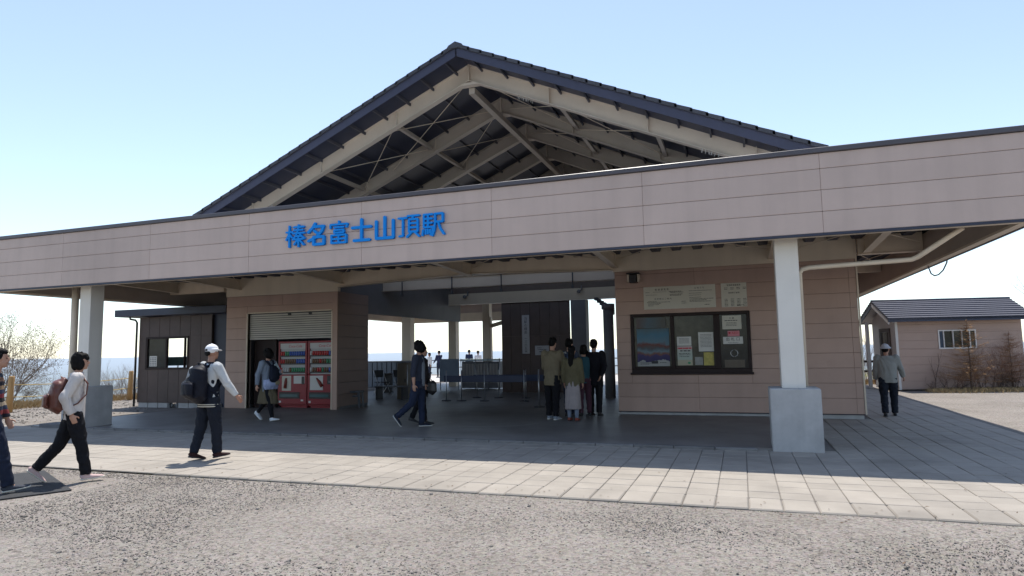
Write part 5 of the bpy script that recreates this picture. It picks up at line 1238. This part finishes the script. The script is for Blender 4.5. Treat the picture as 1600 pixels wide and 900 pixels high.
# ================================================================== vegetation
def branching(name, label, cat, loc, seed, h, n_main, spread, levels=4, lean=(0, 0), r0=.05, kids=3, bark=None, twig=None, wob=.25, up=.25, buds=0, budmat=None, group=None, first=.12, tseg=4):
    r = random.Random(seed); tr = MB(); cr = MB(); tips = []
    def grow(p, d, L_, rr, lv):
        pts = [p]; n = 4 if lv < 2 else 3; q = p
        for i in range(n):
            d = (d+Vector((r.uniform(-wob, wob), r.uniform(-wob, wob), r.uniform(-wob, wob)+up*.12))).normalized()
            q = q+d*L_/n; pts.append(q)
        mb = tr if lv <= 0 else cr
        mb.tube(pts, [rr*(1-.65*i/n) for i in range(n+1)], 7 if lv == 0 else (5 if lv == 1 else 3), cap=False)
        if lv >= levels: tips.append((pts[-1], d)); return
        k = kids + (1 if lv == 0 else 0)
        for j in range(k):
            f = r.uniform(.25, 1.0) if j else 1.0; i = min(n-1, int(f*n)); b0 = pts[i].lerp(pts[i+1], f*n-i) if i < n else pts[-1]
            nd = (d+Vector((r.uniform(-1, 1), r.uniform(-1, 1), r.uniform(-.35, .75)))*spread).normalized()
            grow(b0, nd, L_*r.uniform(.55, .78), rr*r.uniform(.42, .6), lv+1)
    for m_ in range(n_main):
        a = 6.283*m_/n_main+r.uniform(-.4, .4); o = .0 if n_main == 1 else 1
        d = Vector((math.cos(a)*spread*.8*o+lean[0], math.sin(a)*spread*.8*o+lean[1], 1)).normalized()
        grow(Vector((math.cos(a)*first*o, math.sin(a)*first*o, -.1)), d, h*.42, r0*r.uniform(.8, 1.1), 0)
    t = thing(name, label, cat, loc, 0, group)
    tr.build('trunk', bark or M_BARK, t); c = cr.build('crown', twig or M_TWIG, t)
    if buds:
        bm_ = MB()
        for p, d in tips:
            for k in range(buds):
                c0 = p+Vector((r.gauss(0, .05), r.gauss(0, .05), r.gauss(0, .05))); a = Vector((r.gauss(0, 1), r.gauss(0, 1), r.gauss(0, 1))).normalized()*.022; b2 = a.orthogonal().normalized()*.013
                bm_.add([c0-a, c0+b2, c0+a, c0-b2], [(0, 1, 2, 3)])
        bm_.build('buds', budmat or M_BUD, t)
    return t
branching('bare_tree', 'large bare spreading tree beyond the rope fence at the left edge', 'tree', (-27.9, 7.4, -.9), 4, 4.1, 3, .62, 5, (.42, 0), .06, 4, M_BARK, M_TWIG, .20, .25, 2)
branching('bare_shrub', 'thin bare grey shrub between the left log post and the pedestal', 'shrub', (-25.4, 8.4, -.7), 15, 1.9, 5, .5, 4, (0, 0), .022, 3, M_BARKD, M_BARKD, .2, .3, group='bare shrubs beyond the rope fence')
branching('bare_shrub', 'second thin bare shrub, nearer the left pedestal', 'shrub', (-24.2, 8.8, -.6), 17, 1.7, 5, .5, 4, (0, 0), .02, 3, M_BARKD, M_BARKD, .2, .3, group='bare shrubs beyond the rope fence')
branching('bare_shrub', 'low reddish scrub at the foot of the left log post', 'shrub', (-23.9, 5.3, -.35), 19, .85, 8, .6, 4, (0, 0), .014, 3, M_LARCH, mat('reddish twig', (.20, .11, .07), .9, .25, 8), .25, .2, group='bare shrubs beyond the rope fence')
branching('bare_shrub', 'dense brown thicket between the left pedestal and the right log post', 'shrub', (-23.0, 9.6, -.4), 21, 1.75, 12, .45, 4, (0, 0), .02, 3, M_BARKD, mat('brown twig', (.17, .12, .09), .9, .25, 8), .2, .4, group='bare shrubs beyond the rope fence', first=.5)
branching('bare_shrub', 'dense brown scrub just left of the right log post', 'shrub', (-22.3, 8.9, -.3), 22, 1.1, 14, .5, 4, (0, 0), .016, 3, M_LARCH, mat('brown twig', (.17, .12, .09), .9, .25, 8), .25, .3, group='bare shrubs beyond the rope fence', first=.55)
branching('bare_shrub', 'tall bare shrub beyond the rail fence, left one', 'shrub', (4.35, 21.5, -.3), 31, 2.5, 7, .32, 4, (0, 0), .022, 3, M_BARKD, M_TWIG, .14, .5, group='bare shrubs beyond the rail fence')
branching('bare_shrub', 'tall bare shrub beyond the rail fence, against the right hut', 'shrub', (5.2, 22.3, -.4), 33, 2.7, 7, .32, 4, (0, 0), .022, 3, M_BARKD, M_TWIG, .14, .5, group='bare shrubs beyond the rail fence')
branching('bare_shrub', 'low budding bush at the foot of the rail fence', 'shrub', (4.7, 20.2, -.2), 35, .9, 8, .5, 3, (0, 0), .014, 3, M_BARKD, M_TWIG, .2, .3, 3, mat('yellow green leaf', (.30, .32, .05), .8, .3, 9), group='bare shrubs beyond the rail fence')
branching('bare_tree', 'bare tree rising behind the right end of the shingled hut roof', 'tree', (13.0, 22.0, -.3), 41, 5.2, 3, .55, 5, (-.12, 0), .07, 3, M_BARK, M_TWIG, .2, .25)
branching('stick_sapling', 'leaning bare stick sapling left of the hut window', 'sapling', (5.95, 14.75, 0), 51, 1.55, 1, .35, 2, (.14, 0), .022, 2, M_BARKD, M_BARKD, .1, .3)
def larch(label, loc, h, seed, dens, wide, mt_):
    r = random.Random(seed); t = thing('larch_sapling', label, 'sapling', loc); tr = MB(); cr = MB(); nd = MB()
    tr.tube([(0, 0, -.05), (.02, 0, h*.4), (.0, .02, h*.8), (.02, 0, h)], [.028, .02, .01, .004], 6, cap=False)
    for k in range(dens):
        f = r.random()**1.4; z = h*(.12+.85*f); L_ = wide*(1-f)**.8*r.uniform(.6, 1.1)+.08; a = r.uniform(0, 6.28)
        d = Vector((math.cos(a), math.sin(a), r.uniform(-.05, .35))); p0 = Vector((0, 0, z)); p1 = p0+d*L_*.5+Vector((0, 0, -.02)); p2 = p0+d*L_+Vector((0, 0, .05*L_))
        cr.tube([p0, p1, p2], [.008, .005, .002], 3, cap=False)
        for j in range(int(L_*26)):
            q = p0.lerp(p2, r.uniform(.2, 1))+Vector((r.gauss(0, .015), r.gauss(0, .015), r.gauss(0, .012))); e = Vector((r.gauss(0, 1), r.gauss(0, 1), r.gauss(0, .5))).normalized()*r.uniform(.03, .08)
            w_ = e.orthogonal().normalized()*.004; nd.add([q-w_, q+e, q+w_], [(0, 1, 2)])
    tr.build('trunk', M_BARKD, t); cr.build('branches', M_LARCH, t); nd.build('needles', mt_, t)
larch('yellowish larch sapling standing before the hut window', (7.0, 14.9, 0), 2.35, 61, 170, .95, mat('larch needle', (.42, .24, .10), .8, .3, 9))
larch('sparse reddish larch sapling at the right end of the hut wall', (8.35, 15.6, 0), 1.9, 63, 150, .95, mat('reddish needle', (.26, .13, .09), .8, .3, 9))
for i, (x, y, sd_, lab) in enumerate(((6.35, 15.3, 71, 'low dark scrub at the foot of the hut wall, left of the larch'), (7.5, 15.65, 73, 'low dark scrub at the foot of the hut wall, between the two larches'), (8.6, 15.9, 75, 'low dark scrub at the foot of the hut wall, rightmost'))):
    branching('bare_shrub', lab, 'shrub', (x, y, 0), sd_, .62, 14, .9, 4, (0, 0), .012, 3, M_BARKD, mat('dark scrub twig', (.075, .055, .05), .9, .3, 8), .3, .1, first=.45)
branching('bare_shrub', 'reddish bare bush between the larch saplings, taller than the scrub', 'shrub', (7.6, 15.3, 0), 81, 1.6, 12, .6, 5, (0, 0), .013, 3, M_BARKD, mat('reddish twig', (.20, .11, .07), .9, .25, 8), .2, .3, first=.2)
branching('bare_shrub', 'reddish bare bush at the right end of the hut wall, behind the sparse larch', 'shrub', (8.5, 15.7, 0), 83, 1.8, 13, .6, 5, (0, 0), .013, 3, M_BARKD, mat('reddish twig', (.20, .11, .07), .9, .25, 8), .2, .3, first=.25)
branching('bare_shrub', 'low reddish tangle below the yellowish larch', 'shrub', (6.75, 15.1, 0), 87, 1.0, 13, .75, 5, (0, 0), .012, 3, M_BARKD, mat('reddish twig', (.20, .11, .07), .9, .25, 8), .25, .2, first=.4)
# bits of leaf and twig blown over the paving and gravel, weeds in the paver edge
def litter(n, boxes, seed, label):
    r = random.Random(seed); q = MB()
    for k in range(n):
        x0, x1, y0, y1, z = r.choice(boxes); x, y = r.uniform(x0, x1), r.uniform(y0, y1); a = r.uniform(0, 6.28); s_ = r.uniform(.008, .022); ca, sa = math.cos(a), math.sin(a)
        q.add([(x-ca*s_, y-sa*s_, z+.003), (x+sa*s_*.5, y-ca*s_*.5, z+.006), (x+ca*s_, y+sa*s_, z+r.uniform(.004, .014)), (x-sa*s_*.5, y+ca*s_*.5, z+.008)], [(0, 1, 2, 3)])
    tag(q.build('leaf_litter', mat('dead leaf', (.13, .085, .05), .9, .4, 9)), label, kind='stuff')
litter(190, [(-9, 3.8, -3.4, .1, .004), (-9, 3.8, -3.42, -3.2, .008), (-12, .2, .05, .16, .004)], 3, 'dead leaf bits on the paving')
litter(240, [(-9, 3, -6.5, -3.6, -.016), (-9, 3, -3.75, -3.5, -.018), (-22, -15, 1, 6, -.02)], 4, 'dead leaf bits on the gravel')
blades_edge = [(-9, 3.5, -3.50, -3.50, .012)]
# dry grass and ground litter along the hut and the fences
def blades(n, boxes, h, seed, m, name, label):
    r = random.Random(seed); q = MB()
    for k in range(n):
        x0, x1, y0, y1, s_ = r.choice(boxes); f = r.random(); x = x0+(x1-x0)*f; y = y0+(y1-y0)*f+r.gauss(0, s_); hh = h*r.uniform(.4, 1.2); a = r.uniform(0, 6.28); l = r.uniform(.2, .9)*hh
        z = plateau(x, y)-.04; w_ = .006+.004*r.random(); ca, sa = math.cos(a), math.sin(a)
        q.add([(x-sa*w_, y+ca*w_, z), (x+sa*w_, y-ca*w_, z), (x+ca*l*.4, y+sa*l*.4, z+hh*.7), (x+ca*l, y+sa*l, z+hh)], [(0, 1, 2), (1, 3, 2)])
    tag(q.build(name, m), label, kind='stuff')
blades(3600, [(5.6, 10.2, 14.3, 15.5, .30), (5.8, 10, 14.6, 15.8, .45)], .13, 5, M_STRAW, 'dry_grass', 'strip of dry straw coloured grass before the right hut')
blades(5000, [(-23.3, -21.0, 4.0, 9.5, .6), (-22, -20.6, 9.5, 13, .6), (-23, -21.5, 0, 5, .6)], .22, 6, M_STRAW, 'dry_grass', 'dry grass beyond the rope fence')
blades(2500, [(2.2, 6.0, 19.0, 19.6, .4)], .18, 8, M_STRAW, 'dry_grass', 'dry grass at the rail fence')
blades(420, blades_edge, .035, 12, mat('small weed', (.10, .12, .04), .9, .3, 8), 'weeds', 'small weeds along the edge of the paving')

# ================================================================== air
hz = MB(); hz.box(-95000, 95000, -95000, 95000, -660, 11)
hm = bpy.data.materials.new('haze'); hm.use_nodes = True; t = hm.node_tree
for n in list(t.nodes):
    if n.type == 'BSDF_PRINCIPLED': t.nodes.remove(n)
pvn = t.nodes.new('ShaderNodeVolumePrincipled'); pvn.inputs['Density'].default_value = 5.5e-5; pvn.inputs['Color'].default_value = (.80, .90, 1, 1); pvn.inputs['Anisotropy'].default_value = .2
t.links.new(pvn.outputs[0], t.nodes['Material Output'].inputs['Volume'])
tag(hz.build('haze', hm), 'thin blue haze over the plain below the summit', kind='stuff')
